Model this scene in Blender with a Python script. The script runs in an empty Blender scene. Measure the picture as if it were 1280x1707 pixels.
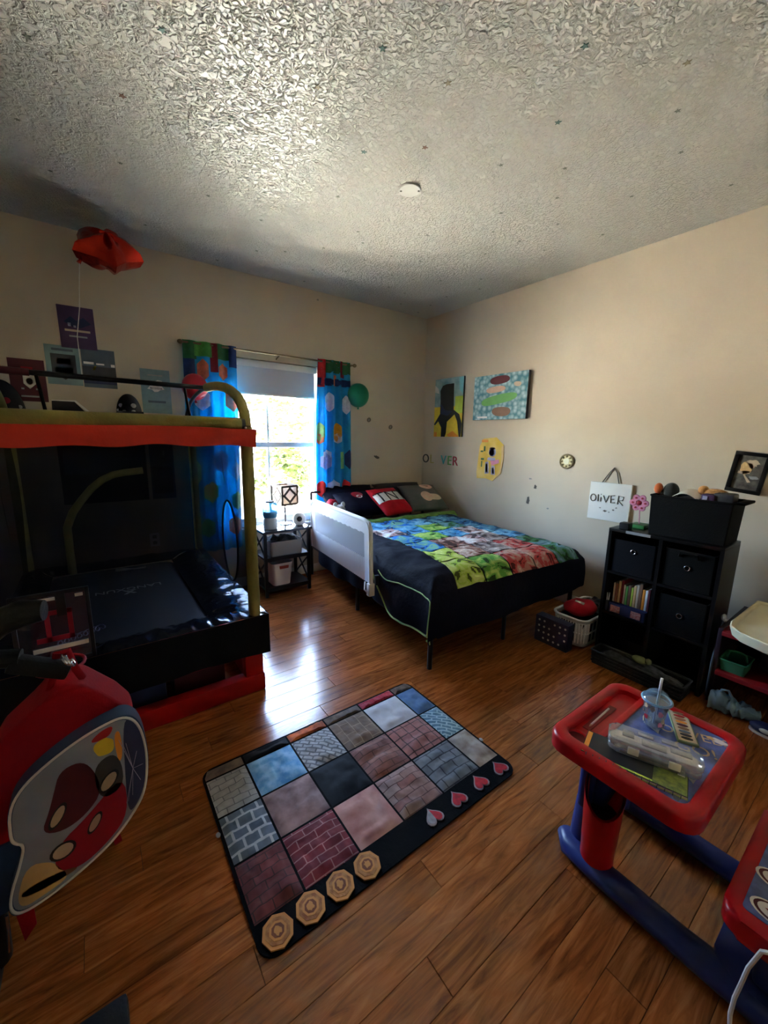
import bpy, bmesh, math, random
from mathutils import Vector, Matrix, noise
random.seed(7)
S = bpy.context.scene
COL = S.collection
PI = math.pi
R = math.radians

# ------------------------------------------------------------------ camera, world, sun, exposure
cam_d = bpy.data.cameras.new('camera')
cam = bpy.data.objects.new('camera', cam_d)
COL.objects.link(cam)
S.camera = cam
yaw, pitch, roll = R(36.33), R(10.64), R(0.98)
fw = Vector((math.sin(yaw) * math.cos(pitch), math.cos(yaw) * math.cos(pitch), -math.sin(pitch)))
rt = Vector((math.cos(yaw), -math.sin(yaw), 0))
up = rt.cross(fw)
r2 = rt * math.cos(roll) + up * math.sin(roll)
u2 = -rt * math.sin(roll) + up * math.cos(roll)
m = Matrix((r2, u2, -fw)).transposed().to_4x4()
m.translation = (0, 0, 1.4)
cam.matrix_world = m
cam_d.sensor_fit = 'VERTICAL'
cam_d.sensor_height = 24.0
cam_d.lens = 661.0 / 1707.0 * 24.0
cam_d.clip_start = 0.02

world = bpy.data.worlds.new('world')
S.world = world
world.use_nodes = True
wn = world.node_tree.nodes
sky = wn.new('ShaderNodeTexSky')
sky.sky_type = 'NISHITA'
sky.sun_disc = False
sky.sun_elevation = R(48)
sky.sun_rotation = R(100)
sky.dust_density = 2.5
wn['Background'].inputs[1].default_value = 0.55
world.node_tree.links.new(sky.outputs[0], wn['Background'].inputs[0])

sun_d = bpy.data.lights.new('sun', 'SUN')
sun_d.energy = 14.0
sun_d.angle = R(0.6)
sun_d.color = (1.0, 0.95, 0.86)
sun = bpy.data.objects.new('sun', sun_d)
COL.objects.link(sun)
sun.rotation_euler = Vector((-0.72, 0.16, -0.68)).to_track_quat('-Z', 'Y').to_euler()

por_d = bpy.data.lights.new('window_portal', 'AREA')
por_d.shape = 'RECTANGLE'
por_d.size, por_d.size_y = 0.99, 1.51
por_d.cycles.is_portal = True
por = bpy.data.objects.new('window_portal', por_d)
COL.objects.link(por)
por.location = (1.365, 3.80, 1.305)
por.rotation_euler = (R(-90), 0, 0)

S.view_settings.view_transform = 'Standard'
S.view_settings.look = 'None'
S.view_settings.gamma = 1.0
S.view_settings.use_curve_mapping = False
S.view_settings.exposure = 4.95
S.cycles.use_denoising = True
S.cycles.max_bounces = 10
S.cycles.diffuse_bounces = 6
S.cycles.transparent_max_bounces = 16
S.cycles.caustics_reflective = False
S.cycles.caustics_refractive = False
S.cycles.sample_clamp_indirect = 12.0

# ------------------------------------------------------------------ materials
MATS = {}


def mat(name, col, rough=0.5, metal=0.0, vary=0.0, vscale=8.0, bump=0.0, bscale=60.0, col2=None, coat=0.0, sheen=0.0, spec=0.5, trans=0.0, emit=0.0):
    """principled material with noise colour variation and noise relief"""
    if name in MATS:
        return MATS[name]
    mt = bpy.data.materials.new(name)
    mt.use_nodes = True
    nt = mt.node_tree
    p = nt.nodes['Principled BSDF']
    p.inputs['Base Color'].default_value = (*col, 1)
    p.inputs['Roughness'].default_value = rough
    p.inputs['Metallic'].default_value = metal
    p.inputs['Coat Weight'].default_value = coat
    p.inputs['Sheen Weight'].default_value = sheen
    p.inputs['Specular IOR Level'].default_value = spec
    tc = nt.nodes.new('ShaderNodeTexCoord')
    if vary or col2:
        n = nt.nodes.new('ShaderNodeTexNoise')
        n.inputs['Scale'].default_value = vscale
        n.inputs['Detail'].default_value = 4
        nt.links.new(tc.outputs['Object'], n.inputs['Vector'])
        rp = nt.nodes.new('ShaderNodeValToRGB')
        a = col if col2 else tuple(c * (1 - vary) for c in col)
        b = col2 if col2 else tuple(min(1, c * (1 + vary)) for c in col)
        rp.color_ramp.elements[0].position = 0.35
        rp.color_ramp.elements[1].position = 0.65
        rp.color_ramp.elements[0].color = (*a, 1)
        rp.color_ramp.elements[1].color = (*b, 1)
        nt.links.new(n.outputs['Fac'], rp.inputs['Fac'])
        nt.links.new(rp.outputs['Color'], p.inputs['Base Color'])
    if bump:
        n2 = nt.nodes.new('ShaderNodeTexNoise')
        n2.inputs['Scale'].default_value = bscale
        n2.inputs['Detail'].default_value = 3
        nt.links.new(tc.outputs['Object'], n2.inputs['Vector'])
        bp = nt.nodes.new('ShaderNodeBump')
        bp.inputs['Strength'].default_value = bump
        bp.inputs['Distance'].default_value = 0.01
        nt.links.new(n2.outputs['Fac'], bp.inputs['Height'])
        nt.links.new(bp.outputs['Normal'], p.inputs['Normal'])
    if trans:
        t = nt.nodes.new('ShaderNodeBsdfTranslucent')
        t.inputs['Color'].default_value = (*col, 1)
        if vary or col2:
            nt.links.new(rp.outputs['Color'], t.inputs['Color'])
        mx = nt.nodes.new('ShaderNodeMixShader')
        mx.inputs[0].default_value = trans
        nt.links.new(p.outputs[0], mx.inputs[1])
        nt.links.new(t.outputs[0], mx.inputs[2])
        nt.links.new(mx.outputs[0], nt.nodes['Material Output'].inputs['Surface'])
    if emit:
        p.inputs['Emission Color'].default_value = (*col, 1)
        p.inputs['Emission Strength'].default_value = emit
    MATS[name] = mt
    return mt


def clear(name, tint, opacity, rough=0.05, gloss=0.08, body=None):
    """thin see-through sheet: transparent, a share of surface colour, a fresnel gloss"""
    if name in MATS:
        return MATS[name]
    mt = bpy.data.materials.new(name)
    mt.use_nodes = True
    nt = mt.node_tree
    nt.nodes.remove(nt.nodes['Principled BSDF'])
    tr = nt.nodes.new('ShaderNodeBsdfTransparent')
    tr.inputs[0].default_value = (*tint, 1)
    df = nt.nodes.new('ShaderNodeBsdfDiffuse')
    df.inputs[0].default_value = (*(body or tint), 1)
    m1 = nt.nodes.new('ShaderNodeMixShader')
    m1.inputs[0].default_value = opacity
    nt.links.new(tr.outputs[0], m1.inputs[1])
    nt.links.new(df.outputs[0], m1.inputs[2])
    out = m1
    if gloss:
        gl = nt.nodes.new('ShaderNodeBsdfGlossy')
        gl.inputs['Roughness'].default_value = rough
        m2 = nt.nodes.new('ShaderNodeMixShader')
        lw = nt.nodes.new('ShaderNodeLayerWeight')
        lw.inputs[0].default_value = 0.2
        mu = nt.nodes.new('ShaderNodeMath')
        mu.operation = 'MULTIPLY_ADD'
        nt.links.new(lw.outputs['Fresnel'], mu.inputs[0])
        mu.inputs[1].default_value = 0.6
        mu.inputs[2].default_value = gloss * 0.4
        nt.links.new(mu.outputs[0], m2.inputs[0])
        nt.links.new(m1.outputs[0], m2.inputs[1])
        nt.links.new(gl.outputs[0], m2.inputs[2])
        out = m2
    nt.links.new(out.outputs[0], nt.nodes['Material Output'].inputs['Surface'])
    MATS[name] = mt
    return mt


def brick(name, c1, c2, mortar, scale=1.0, bw=0.05, bh=0.02, ms=0.002, rot=0.0, offset=0.5, rough=0.9):
    """printed brick pattern on cloth"""
    mt = bpy.data.materials.new(name)
    mt.use_nodes = True
    nt = mt.node_tree
    p = nt.nodes['Principled BSDF']
    p.inputs['Roughness'].default_value = rough
    p.inputs['Sheen Weight'].default_value = 0.2
    tc = nt.nodes.new('ShaderNodeTexCoord')
    mp = nt.nodes.new('ShaderNodeMapping')
    mp.inputs['Rotation'].default_value = (0, 0, rot)
    nt.links.new(tc.outputs['Object'], mp.inputs[0])
    b = nt.nodes.new('ShaderNodeTexBrick')
    b.offset = offset
    b.inputs['Color1'].default_value = (*c1, 1)
    b.inputs['Color2'].default_value = (*c2, 1)
    b.inputs['Mortar'].default_value = (*mortar, 1)
    b.inputs['Scale'].default_value = scale
    b.inputs['Mortar Size'].default_value = ms
    b.inputs['Mortar Smooth'].default_value = 0.2
    b.inputs['Brick Width'].default_value = bw
    b.inputs['Row Height'].default_value = bh
    nt.links.new(mp.outputs[0], b.inputs['Vector'])
    n = nt.nodes.new('ShaderNodeTexNoise')
    n.inputs['Scale'].default_value = 30
    nt.links.new(tc.outputs['Object'], n.inputs['Vector'])
    mx = nt.nodes.new('ShaderNodeMix')
    mx.data_type = 'RGBA'
    mx.blend_type = 'MULTIPLY'
    mx.inputs[0].default_value = 0.55
    nt.links.new(b.outputs['Color'], mx.inputs[6])
    nt.links.new(n.outputs['Fac'], mx.inputs[7])
    nt.links.new(mx.outputs[2], p.inputs['Base Color'])
    n2 = nt.nodes.new('ShaderNodeTexNoise')
    n2.inputs['Scale'].default_value = 14
    nt.links.new(tc.outputs['Object'], n2.inputs['Vector'])
    bp = nt.nodes.new('ShaderNodeBump')
    bp.inputs['Strength'].default_value = 0.6
    bp.inputs['Distance'].default_value = 0.02
    nt.links.new(n2.outputs['Fac'], bp.inputs['Height'])
    nt.links.new(bp.outputs['Normal'], p.inputs['Normal'])
    MATS[name] = mt
    return mt


def wood_floor():
    mt = bpy.data.materials.new('laminate')
    mt.use_nodes = True
    nt = mt.node_tree
    p = nt.nodes['Principled BSDF']
    oi = nt.nodes.new('ShaderNodeObjectInfo')
    tc = nt.nodes.new('ShaderNodeTexCoord')
    cmb = nt.nodes.new('ShaderNodeCombineXYZ')
    mu = nt.nodes.new('ShaderNodeMath')
    mu.operation = 'MULTIPLY'
    mu.inputs[1].default_value = 40
    nt.links.new(oi.outputs['Random'], mu.inputs[0])
    nt.links.new(mu.outputs[0], cmb.inputs[0])
    nt.links.new(mu.outputs[0], cmb.inputs[2])
    add = nt.nodes.new('ShaderNodeVectorMath')
    nt.links.new(tc.outputs['Object'], add.inputs[0])
    nt.links.new(cmb.outputs[0], add.inputs[1])
    mp = nt.nodes.new('ShaderNodeMapping')
    mp.inputs['Scale'].default_value = (2.2, 22, 1)
    nt.links.new(add.outputs[0], mp.inputs[0])
    n = nt.nodes.new('ShaderNodeTexNoise')
    n.inputs['Scale'].default_value = 1.6
    n.inputs['Detail'].default_value = 7
    n.inputs['Roughness'].default_value = 0.62
    n.inputs['Distortion'].default_value = 1.6
    nt.links.new(mp.outputs[0], n.inputs['Vector'])
    rp = nt.nodes.new('ShaderNodeValToRGB')
    e = rp.color_ramp.elements
    e[0].position = 0.28
    e[0].color = (0.135, 0.033, 0.009, 1)
    e[1].position = 0.74
    e[1].color = (0.55, 0.195, 0.052, 1)
    k = rp.color_ramp.elements.new(0.5)
    k.color = (0.35, 0.102, 0.024, 1)
    nt.links.new(n.outputs['Fac'], rp.inputs['Fac'])
    hs = nt.nodes.new('ShaderNodeHueSaturation')
    vm = nt.nodes.new('ShaderNodeMapRange')
    vm.inputs[3].default_value = 0.74
    vm.inputs[4].default_value = 1.16
    nt.links.new(oi.outputs['Random'], vm.inputs[0])
    nt.links.new(vm.outputs[0], hs.inputs['Value'])
    nt.links.new(rp.outputs[0], hs.inputs['Color'])
    nt.links.new(hs.outputs[0], p.inputs['Base Color'])
    p.inputs['Roughness'].default_value = 0.17
    bp = nt.nodes.new('ShaderNodeBump')
    bp.inputs['Strength'].default_value = 0.10
    bp.inputs['Distance'].default_value = 0.004
    nt.links.new(n.outputs['Fac'], bp.inputs['Height'])
    nt.links.new(bp.outputs['Normal'], p.inputs['Normal'])
    return mt


def knockdown():
    mt = bpy.data.materials.new('ceiling_paint')
    mt.use_nodes = True
    nt = mt.node_tree
    p = nt.nodes['Principled BSDF']
    p.inputs['Base Color'].default_value = (0.58, 0.56, 0.52, 1)
    p.inputs['Roughness'].default_value = 0.42
    tc = nt.nodes.new('ShaderNodeTexCoord')
    n = nt.nodes.new('ShaderNodeTexNoise')
    n.inputs['Scale'].default_value = 42
    n.inputs['Detail'].default_value = 3
    n.inputs['Distortion'].default_value = 1.2
    nt.links.new(tc.outputs['Object'], n.inputs['Vector'])
    rp = nt.nodes.new('ShaderNodeValToRGB')
    rp.color_ramp.elements[0].position = 0.42
    rp.color_ramp.elements[1].position = 0.60
    nt.links.new(n.outputs['Fac'], rp.inputs['Fac'])
    bp = nt.nodes.new('ShaderNodeBump')
    bp.inputs['Strength'].default_value = 1.0
    bp.inputs['Distance'].default_value = 0.014
    nt.links.new(rp.outputs[0], bp.inputs['Height'])
    nt.links.new(bp.outputs['Normal'], p.inputs['Normal'])
    return mt


# ------------------------------------------------------------------ geometry helpers
class G:
    """a bmesh to which shapes are added"""

    def __init__(s):
        s.bm = bmesh.new()

    def box(s, x0, x1, y0, y1, z0, z1, bev=0.0, seg=2, rot=None, piv=None):
        r = bmesh.ops.create_cube(s.bm, size=1)
        vs = r['verts']
        for v in vs:
            v.co = Vector(((x0 + x1) / 2 + v.co.x * (x1 - x0), (y0 + y1) / 2 + v.co.y * (y1 - y0), (z0 + z1) / 2 + v.co.z * (z1 - z0)))
        if bev:
            es = list({e for v in vs for e in v.link_edges})
            rr = bmesh.ops.bevel(s.bm, geom=es, offset=bev, segments=seg, profile=0.6, affect='EDGES')
            vs = list({v for f in rr['faces'] for v in f.verts} | {v for v in vs if v.is_valid})
        if rot is not None:
            c = Vector(piv) if piv else Vector(((x0 + x1) / 2, (y0 + y1) / 2, (z0 + z1) / 2))
            for v in vs:
                v.co = rot @ (v.co - c) + c
        return s

    def tube(s, pts, rad, n=10, caps=True, closed=False, flat=None):
        pts = [Vector(p) for p in pts]
        N = len(pts)
        rads = rad if isinstance(rad, (list, tuple)) else [rad] * N
        rings = []
        prev = None
        for i, p in enumerate(pts):
            if closed:
                d = pts[(i + 1) % N] - pts[i - 1]
            else:
                d = pts[min(i + 1, N - 1)] - pts[max(i - 1, 0)]
            d.normalize()
            if prev is None:
                a = Vector((0, 0, 1)) if abs(d.z) < 0.9 else Vector((1, 0, 0))
                x = d.cross(a).normalized()
            else:
                x = prev - d * prev.dot(d)
                x = x.normalized() if x.length > 1e-6 else d.orthogonal().normalized()
            prev = x
            y = d.cross(x)
            fl = flat or 1.0
            rings.append([s.bm.verts.new(p + rads[i] * (math.cos(2 * PI * k / n) * x + fl * math.sin(2 * PI * k / n) * y)) for k in range(n)])
        for i in range(N if closed else N - 1):
            a, b = rings[i], rings[(i + 1) % N]
            for k in range(n):
                s.bm.faces.new((a[k], a[(k + 1) % n], b[(k + 1) % n], b[k]))
        if caps and not closed:
            s.bm.faces.new(rings[0][::-1])
            s.bm.faces.new(rings[-1])
        return s

    def lathe(s, prof, c=(0, 0, 0), n=24, cap=True, mtx=None):
        """prof: list of (radius, height)"""
        c = Vector(c)
        rings = []
        for r, h in prof:
            ring = []
            for k in range(n):
                p = Vector((r * math.cos(2 * PI * k / n), r * math.sin(2 * PI * k / n), h))
                if mtx is not None:
                    p = mtx @ p
                ring.append(s.bm.verts.new(c + p))
            rings.append(ring)
        for a, b in zip(rings, rings[1:]):
            for k in range(n):
                s.bm.faces.new((a[k], a[(k + 1) % n], b[(k + 1) % n], b[k]))
        if cap:
            if prof[0][0] > 1e-5:
                s.bm.faces.new(rings[0][::-1])
            if prof[-1][0] > 1e-5:
                s.bm.faces.new(rings[-1])
        return s

    def prism(s, poly, mtx, d0=0.0, d1=0.01):
        """poly in 2D, extruded from d0 to d1 along local z, placed by mtx"""
        a = [s.bm.verts.new(mtx @ Vector((x, y, d0))) for x, y in poly]
        b = [s.bm.verts.new(mtx @ Vector((x, y, d1))) for x, y in poly]
        n = len(poly)
        s.bm.faces.new(a[::-1])
        s.bm.faces.new(b)
        for i in range(n):
            s.bm.faces.new((a[i], a[(i + 1) % n], b[(i + 1) % n], b[i]))
        return s

    def grid(s, fn, nu, nv, thick=0.0, closeu=False):
        """fn(i/nu, j/nv) -> point; with thick a solid sheet"""
        g = [[s.bm.verts.new(Vector(fn(i / nu, j / nv))) for j in range(nv + 1)] for i in range(nu + (0 if closeu else 1))]
        L = len(g)
        fs = []
        for i in range(nu):
            for j in range(nv):
                fs.append(s.bm.faces.new((g[i][j], g[(i + 1) % L][j], g[(i + 1) % L][j + 1], g[i][j + 1])))
        if thick:
            bmesh.ops.recalc_face_normals(s.bm, faces=fs)
            bmesh.ops.solidify(s.bm, geom=fs, thickness=thick)
        return s

    def ball(s, c, r, sc=(1, 1, 1), n=20, mtx=None):
        rr = bmesh.ops.create_uvsphere(s.bm, u_segments=n, v_segments=max(8, n * 2 // 3), radius=1)
        for v in rr['verts']:
            p = Vector((v.co.x * r * sc[0], v.co.y * r * sc[1], v.co.z * r * sc[2]))
            if mtx is not None:
                p = mtx @ p
            v.co = Vector(c) + p
        return s

    def ring(s, c, R0, r, nrm=(0, 0, 1), n=20, k=8):
        q = Vector(nrm).to_track_quat('Z', 'Y')
        s.tube([Vector(c) + q @ Vector((R0 * math.cos(2 * PI * i / n), R0 * math.sin(2 * PI * i / n), 0)) for i in range(n)], r, n=k, closed=True)
        return s

    def move(s, fn):
        for v in s.bm.verts:
            v.co = Vector(fn(v.co))
        return s


RM = {}


def root(o):
    while o.parent:
        o = o.parent
    return o


def build(name, g, mt, parent=None, world=True, angle=35, kind=None):
    """one mesh object; verts given in world space unless world=False"""
    bm = g.bm
    bmesh.ops.recalc_face_normals(bm, faces=bm.faces)
    if parent is not None and world:
        rmx = RM.get(root(parent).name)
        if rmx is not None:
            bm.transform(rmx.inverted())
    me = bpy.data.meshes.new(name)
    bm.to_mesh(me)
    bm.free()
    for p in me.polygons:
        p.use_smooth = True
    me.set_sharp_from_angle(angle=R(angle))
    me.materials.append(MATS[mt] if isinstance(mt, str) else mt)
    o = bpy.data.objects.new(name, me)
    COL.objects.link(o)
    if parent is not None:
        o.parent = parent
    if kind:
        o['kind'] = kind
    return o


def tag(o, label, cat, group=None):
    o['label'] = label
    o['category'] = cat
    if group:
        o['group'] = group
    return o


def thing(name, label, cat, loc=(0, 0, 0), rz=0.0, group=None, rot=None):
    o = bpy.data.objects.new(name, None)
    o.empty_display_size = 0.05
    COL.objects.link(o)
    o.location = loc
    o.rotation_euler = rot if rot else (0, 0, rz)
    mx = Matrix.Translation(Vector(loc)) @ o.rotation_euler.to_matrix().to_4x4()
    RM[o.name] = mx
    return tag(o, label, cat, group)


def one(name, g, mt, label, cat, group=None, angle=35):
    """a thing of one mesh, its origin at its base"""
    bm = g.bm
    xs = [v.co for v in bm.verts]
    c = Vector(((min(v.x for v in xs) + max(v.x for v in xs)) / 2, (min(v.y for v in xs) + max(v.y for v in xs)) / 2, min(v.z for v in xs)))
    bm.transform(Matrix.Translation(-c))
    o = build(name, g, mt, angle=angle)
    o.location = c
    RM[o.name] = Matrix.Translation(c)
    return tag(o, label, cat, group)


def struct(name, g, mt, angle=35):
    o = build(name, g, mt, angle=angle)
    o['kind'] = 'structure'
    RM[o.name] = Matrix.Identity(4)
    return o


def text_g(s, size, fn, depth=0.002):
    """lettering as a mesh; fn maps local (x,y,z) to world"""
    cu = bpy.data.curves.new('lettering', 'FONT')
    cu.body = s
    cu.size = size
    cu.extrude = depth
    cu.align_x = 'CENTER'
    cu.align_y = 'CENTER'
    cu.resolution_u = 3
    o = bpy.data.objects.new('lettering', cu)
    COL.objects.link(o)
    dg = bpy.context.evaluated_depsgraph_get()
    me = bpy.data.meshes.new_from_object(o.evaluated_get(dg))
    g = G()
    g.bm.from_mesh(me)
    bpy.data.objects.remove(o)
    bpy.data.curves.remove(cu)
    bpy.data.meshes.remove(me)
    g.move(fn)
    return g


def rrect(x0, x1, y0, y1, r, n=5):
    out = []
    for cx, cy, a0 in ((x1 - r, y1 - r, 0), (x0 + r, y1 - r, 90), (x0 + r, y0 + r, 180), (x1 - r, y0 + r, 270)):
        for k in range(n + 1):
            a = R(a0 + 90 * k / n)
            out.append((cx + r * math.cos(a), cy + r * math.sin(a)))
    return out


def circ(cx, cy, rx, ry=None, n=16):
    ry = ry or rx
    return [(cx + rx * math.cos(2 * PI * k / n), cy + ry * math.sin(2 * PI * k / n)) for k in range(n)]


BACK_Y, RIGHT_X, CEIL = 3.65, 3.25, 2.74
LEFT_X, FRONT_Y = -1.15, -1.0


def onback(off=0.0):
    """2D (x,z) on the back wall; local z points into the room"""
    return Matrix(((1, 0, 0, 0), (0, 0, -1, BACK_Y - off), (0, 1, 0, 0), (0, 0, 0, 1)))


def onright(off=0.0):
    """2D (y,z) on the right wall; local z points into the room"""
    return Matrix(((0, 0, -1, RIGHT_X - off), (1, 0, 0, 0), (0, 1, 0, 0), (0, 0, 0, 1)))


def onfloor(z=0.0):
    return Matrix.Translation((0, 0, z))


# ------------------------------------------------------------------ palette
mat('wall_paint', (0.61, 0.515, 0.395), 0.62, vary=0.03, vscale=3, bump=0.06, bscale=140)
mat('trim_paint', (0.82, 0.80, 0.76), 0.4)
mat('white_vinyl', (0.86, 0.87, 0.88), 0.35)
mat('black_metal', (0.006, 0.006, 0.007), 0.38, spec=0.4)
mat('black_wood', (0.005, 0.0045, 0.005), 0.35, vary=0.2, vscale=20, spec=0.3)
mat('black_cloth', (0.004, 0.004, 0.005), 0.85, spec=0.2, bump=0.2, bscale=300)
mat('black_plastic', (0.015, 0.015, 0.017), 0.4)
mat('foam_olive', (0.27, 0.235, 0.055), 0.62, vary=0.12, vscale=14, bump=0.25, bscale=90)
mat('band_red', (0.72, 0.035, 0.012), 0.55, bump=0.4, bscale=25)
mat('base_red', (0.44, 0.008, 0.008), 0.4, spec=0.3, vary=0.08)
mat('pad_pvc', (0.010, 0.011, 0.016), 0.16, coat=0.3)
mat('mat_weave', (0.014, 0.016, 0.024), 0.55, bump=0.1, bscale=400)
mat('navy_cloth', (0.0045, 0.0045, 0.014), 0.85, spec=0.15, bump=0.25, bscale=40, vary=0.15)
mat('piping_green', (0.42, 0.62, 0.22), 0.6)
mat('white_cloth', (0.80, 0.81, 0.86), 0.8, bump=0.15, bscale=80)
mat('white_plastic', (0.82, 0.80, 0.78), 0.4)
mat('cream_plastic', (0.80, 0.73, 0.50), 0.45, vary=0.04)
mat('toy_red', (0.46, 0.004, 0.010), 0.3, spec=0.35, vary=0.04)
mat('toy_blue', (0.022, 0.042, 0.20), 0.33, spec=0.4, vary=0.06)
mat('print_blue', (0.10, 0.15, 0.42), 0.45, vary=0.25, vscale=30)
mat('paper_white', (0.82, 0.80, 0.76), 0.7)
mat('chrome', (0.75, 0.75, 0.76), 0.2, metal=1.0)
mat('grey_cloth', (0.36, 0.34, 0.31), 0.9, bump=0.3, bscale=120)
mat('dark_stuff', (0.05, 0.05, 0.055), 0.8, vary=0.5, vscale=40)
mat('red_cloth', (0.38, 0.006, 0.02), 0.85, spec=0.2, bump=0.2, bscale=70)
mat('grass', (0.50, 0.49, 0.38), 0.9, col2=(0.60, 0.57, 0.47), vscale=1.2)
mat('leaf', (0.030, 0.042, 0.010), 0.8, trans=0.2, col2=(0.05, 0.065, 0.018), vscale=3, spec=0.1)
mat('bark', (0.16, 0.12, 0.09), 0.9, bump=0.6, bscale=30)
for nm, c in dict(red=(0.48, 0.01, 0.015), orange=(0.85, 0.30, 0.03), yellow=(0.80, 0.58, 0.04), green=(0.14, 0.42, 0.10), teal=(0.06, 0.42, 0.42), blue=(0.02, 0.27, 0.62), skyblue=(0.20, 0.52, 0.78),
                  purple=(0.085, 0.035, 0.11), maroon=(0.10, 0.008, 0.018), pink=(0.72, 0.26, 0.42), brown=(0.22, 0.11, 0.06), white=(0.82, 0.81, 0.78), black=(0.015, 0.015, 0.018), grey=(0.35, 0.35, 0.36),
                  navy=(0.02, 0.03, 0.10), lime=(0.50, 0.66, 0.08), tan=(0.60, 0.46, 0.32), paleblue=(0.22, 0.33, 0.36), slate=(0.10, 0.13, 0.17), gold=(0.72, 0.47, 0.20), charcoal=(0.05, 0.05, 0.055),
                  khaki=(0.46, 0.40, 0.13), skin=(0.62, 0.38, 0.28), darkgreen=(0.05, 0.16, 0.06), crimson=(0.38, 0.006, 0.026), cyan=(0.22, 0.60, 0.66), lavender=(0.42, 0.40, 0.58)).items():
    mat('ink_' + nm, c, 0.55, vary=0.06, vscale=25)

# ------------------------------------------------------------------ the room
LAM = wood_floor()
MATS['laminate'] = LAM
mat('subfloor', (0.05, 0.025, 0.012), 0.9)
floor = struct('floor', G().box(LEFT_X, RIGHT_X, FRONT_Y, BACK_Y, -0.12, -0.009), 'subfloor')
PW, PL = 0.1, 1.22
plank_mesh = {}
row = 0
y = FRONT_Y
while y < BACK_Y - 0.01:
    w = min(PW, BACK_Y - y)
    x = LEFT_X - (row * 0.437 % 1.0) * PL
    while x < RIGHT_X - 0.01:
        a, b = max(x, LEFT_X), min(x + PL, RIGHT_X)
        if b - a > 0.02:
            key = (round(b - a, 2), round(w, 3))
            if key not in plank_mesh:
                g = G().box(-(b - a) / 2 + 0.0006, (b - a) / 2 - 0.0006, -w / 2 + 0.0005, w / 2 - 0.0005, -0.009, 0, bev=0.0010, seg=1)
                o = build('plank', g, LAM)
                plank_mesh[key] = o.data
            else:
                o = bpy.data.objects.new('plank', plank_mesh[key])
                COL.objects.link(o)
            o.parent = floor
            o.location = ((a + b) / 2, y + w / 2, 0)
        x += PL
    y += PW
    row += 1

MATS['ceiling_paint'] = knockdown()
ceiling = struct('ceiling', G().box(LEFT_X - 0.1, RIGHT_X + 0.1, FRONT_Y - 0.1, BACK_Y + 0.15, CEIL, CEIL + 0.12), 'ceiling_paint')
WX0, WX1, WZ0, WZ1 = 0.87, 1.86, 0.55, 2.06
g = G()
g.box(LEFT_X - 0.1, WX0, BACK_Y, BACK_Y + 0.15, -0.12, CEIL)
g.box(WX1, RIGHT_X + 0.1, BACK_Y, BACK_Y + 0.15, -0.12, CEIL)
g.box(WX0, WX1, BACK_Y, BACK_Y + 0.15, -0.12, WZ0)
g.box(WX0, WX1, BACK_Y, BACK_Y + 0.15, WZ1, CEIL)
wall_back = struct('wall_back', g, 'wall_paint')
wall_right = struct('wall_right', G().box(RIGHT_X, RIGHT_X + 0.1, FRONT_Y - 0.1, BACK_Y, -0.12, CEIL), 'wall_paint')
wall_left = struct('wall_left', G().box(LEFT_X - 0.1, LEFT_X, FRONT_Y - 0.1, BACK_Y, -0.12, CEIL), 'wall_paint')
wall_front = struct('wall_front', G().box(LEFT_X, -0.45, FRONT_Y - 0.1, FRONT_Y, -0.12, CEIL).box(0.45, RIGHT_X, FRONT_Y - 0.1, FRONT_Y, -0.12, CEIL).box(-0.45, 0.45, FRONT_Y - 0.1, FRONT_Y, 2.05, CEIL), 'wall_paint')  # doorway opened behind the camera so less light bounces back
unseen_hall = G().box(-1.3, 1.3, -3.3, -1.1, -0.13, -0.01).box(-1.3, 1.3, -3.3, -1.1, 2.5, 2.6).box(-1.4, -1.3, -3.3, -1.1, -0.1, 2.6).box(1.3, 1.4, -3.3, -1.1, -0.1, 2.6).box(-1.4, 1.4, -3.4, -3.3, -0.1, 2.6)  # unseen dark hall, added to swallow bounced light
struct('wall_unseen_hall', unseen_hall, 'wall_paint')
struct('baseboard_back', G().box(LEFT_X, RIGHT_X - 0.014, BACK_Y - 0.014, BACK_Y, 0, 0.085, bev=0.004), 'trim_paint')
struct('baseboard_right', G().box(RIGHT_X - 0.014, RIGHT_X, FRONT_Y, BACK_Y, 0, 0.085, bev=0.004), 'trim_paint')

# window: frame, two sashes, panes, sill
win = struct('window_1', G().box(WX0, WX0 + 0.035, 3.70, 3.78, WZ0, WZ1).box(WX1 - 0.035, WX1, 3.70, 3.78, WZ0, WZ1).box(WX0, WX1, 3.70, 3.78, WZ0, WZ0 + 0.035).box(WX0, WX1, 3.70, 3.78, WZ1 - 0.035, WZ1), 'white_vinyl')
build('meeting_rail', G().box(WX0 + 0.035, WX1 - 0.035, 3.71, 3.765, 1.29, 1.34, bev=0.004), 'white_vinyl', win)
build('muntin', G().box(1.355, 1.377, 3.725, 3.75, 1.34, WZ1 - 0.035), 'white_vinyl', win)
build('muntin', G().box(1.355, 1.377, 3.725, 3.75, WZ0 + 0.035, 1.29), 'white_vinyl', win)
build('sash_rail', G().box(WX0 + 0.035, WX1 - 0.035, 3.71, 3.765, WZ0 + 0.035, WZ0 + 0.075), 'white_vinyl', win)
clear('window_glass', (0.97, 0.98, 0.98), 0.0, 0.02, 0.05)
for a, b in ((WX0 + 0.035, 1.355), (1.377, WX1 - 0.035)):
    for c, d in ((WZ0 + 0.075, 1.29), (1.34, WZ1 - 0.035)):
        build('pane', G().box(a, b, 3.736, 3.739, c, d), 'window_glass', win)
struct('trim_1', G().box(WX0 - 0.03, WX1 + 0.03, 3.625, 3.70, WZ0 - 0.022, WZ0, bev=0.004), 'trim_paint')

# bare spots where the paint has chipped
mat('chip_dark', (0.10, 0.085, 0.075), 0.9)
mat('chip_grey', (0.30, 0.28, 0.26), 0.9)


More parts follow.
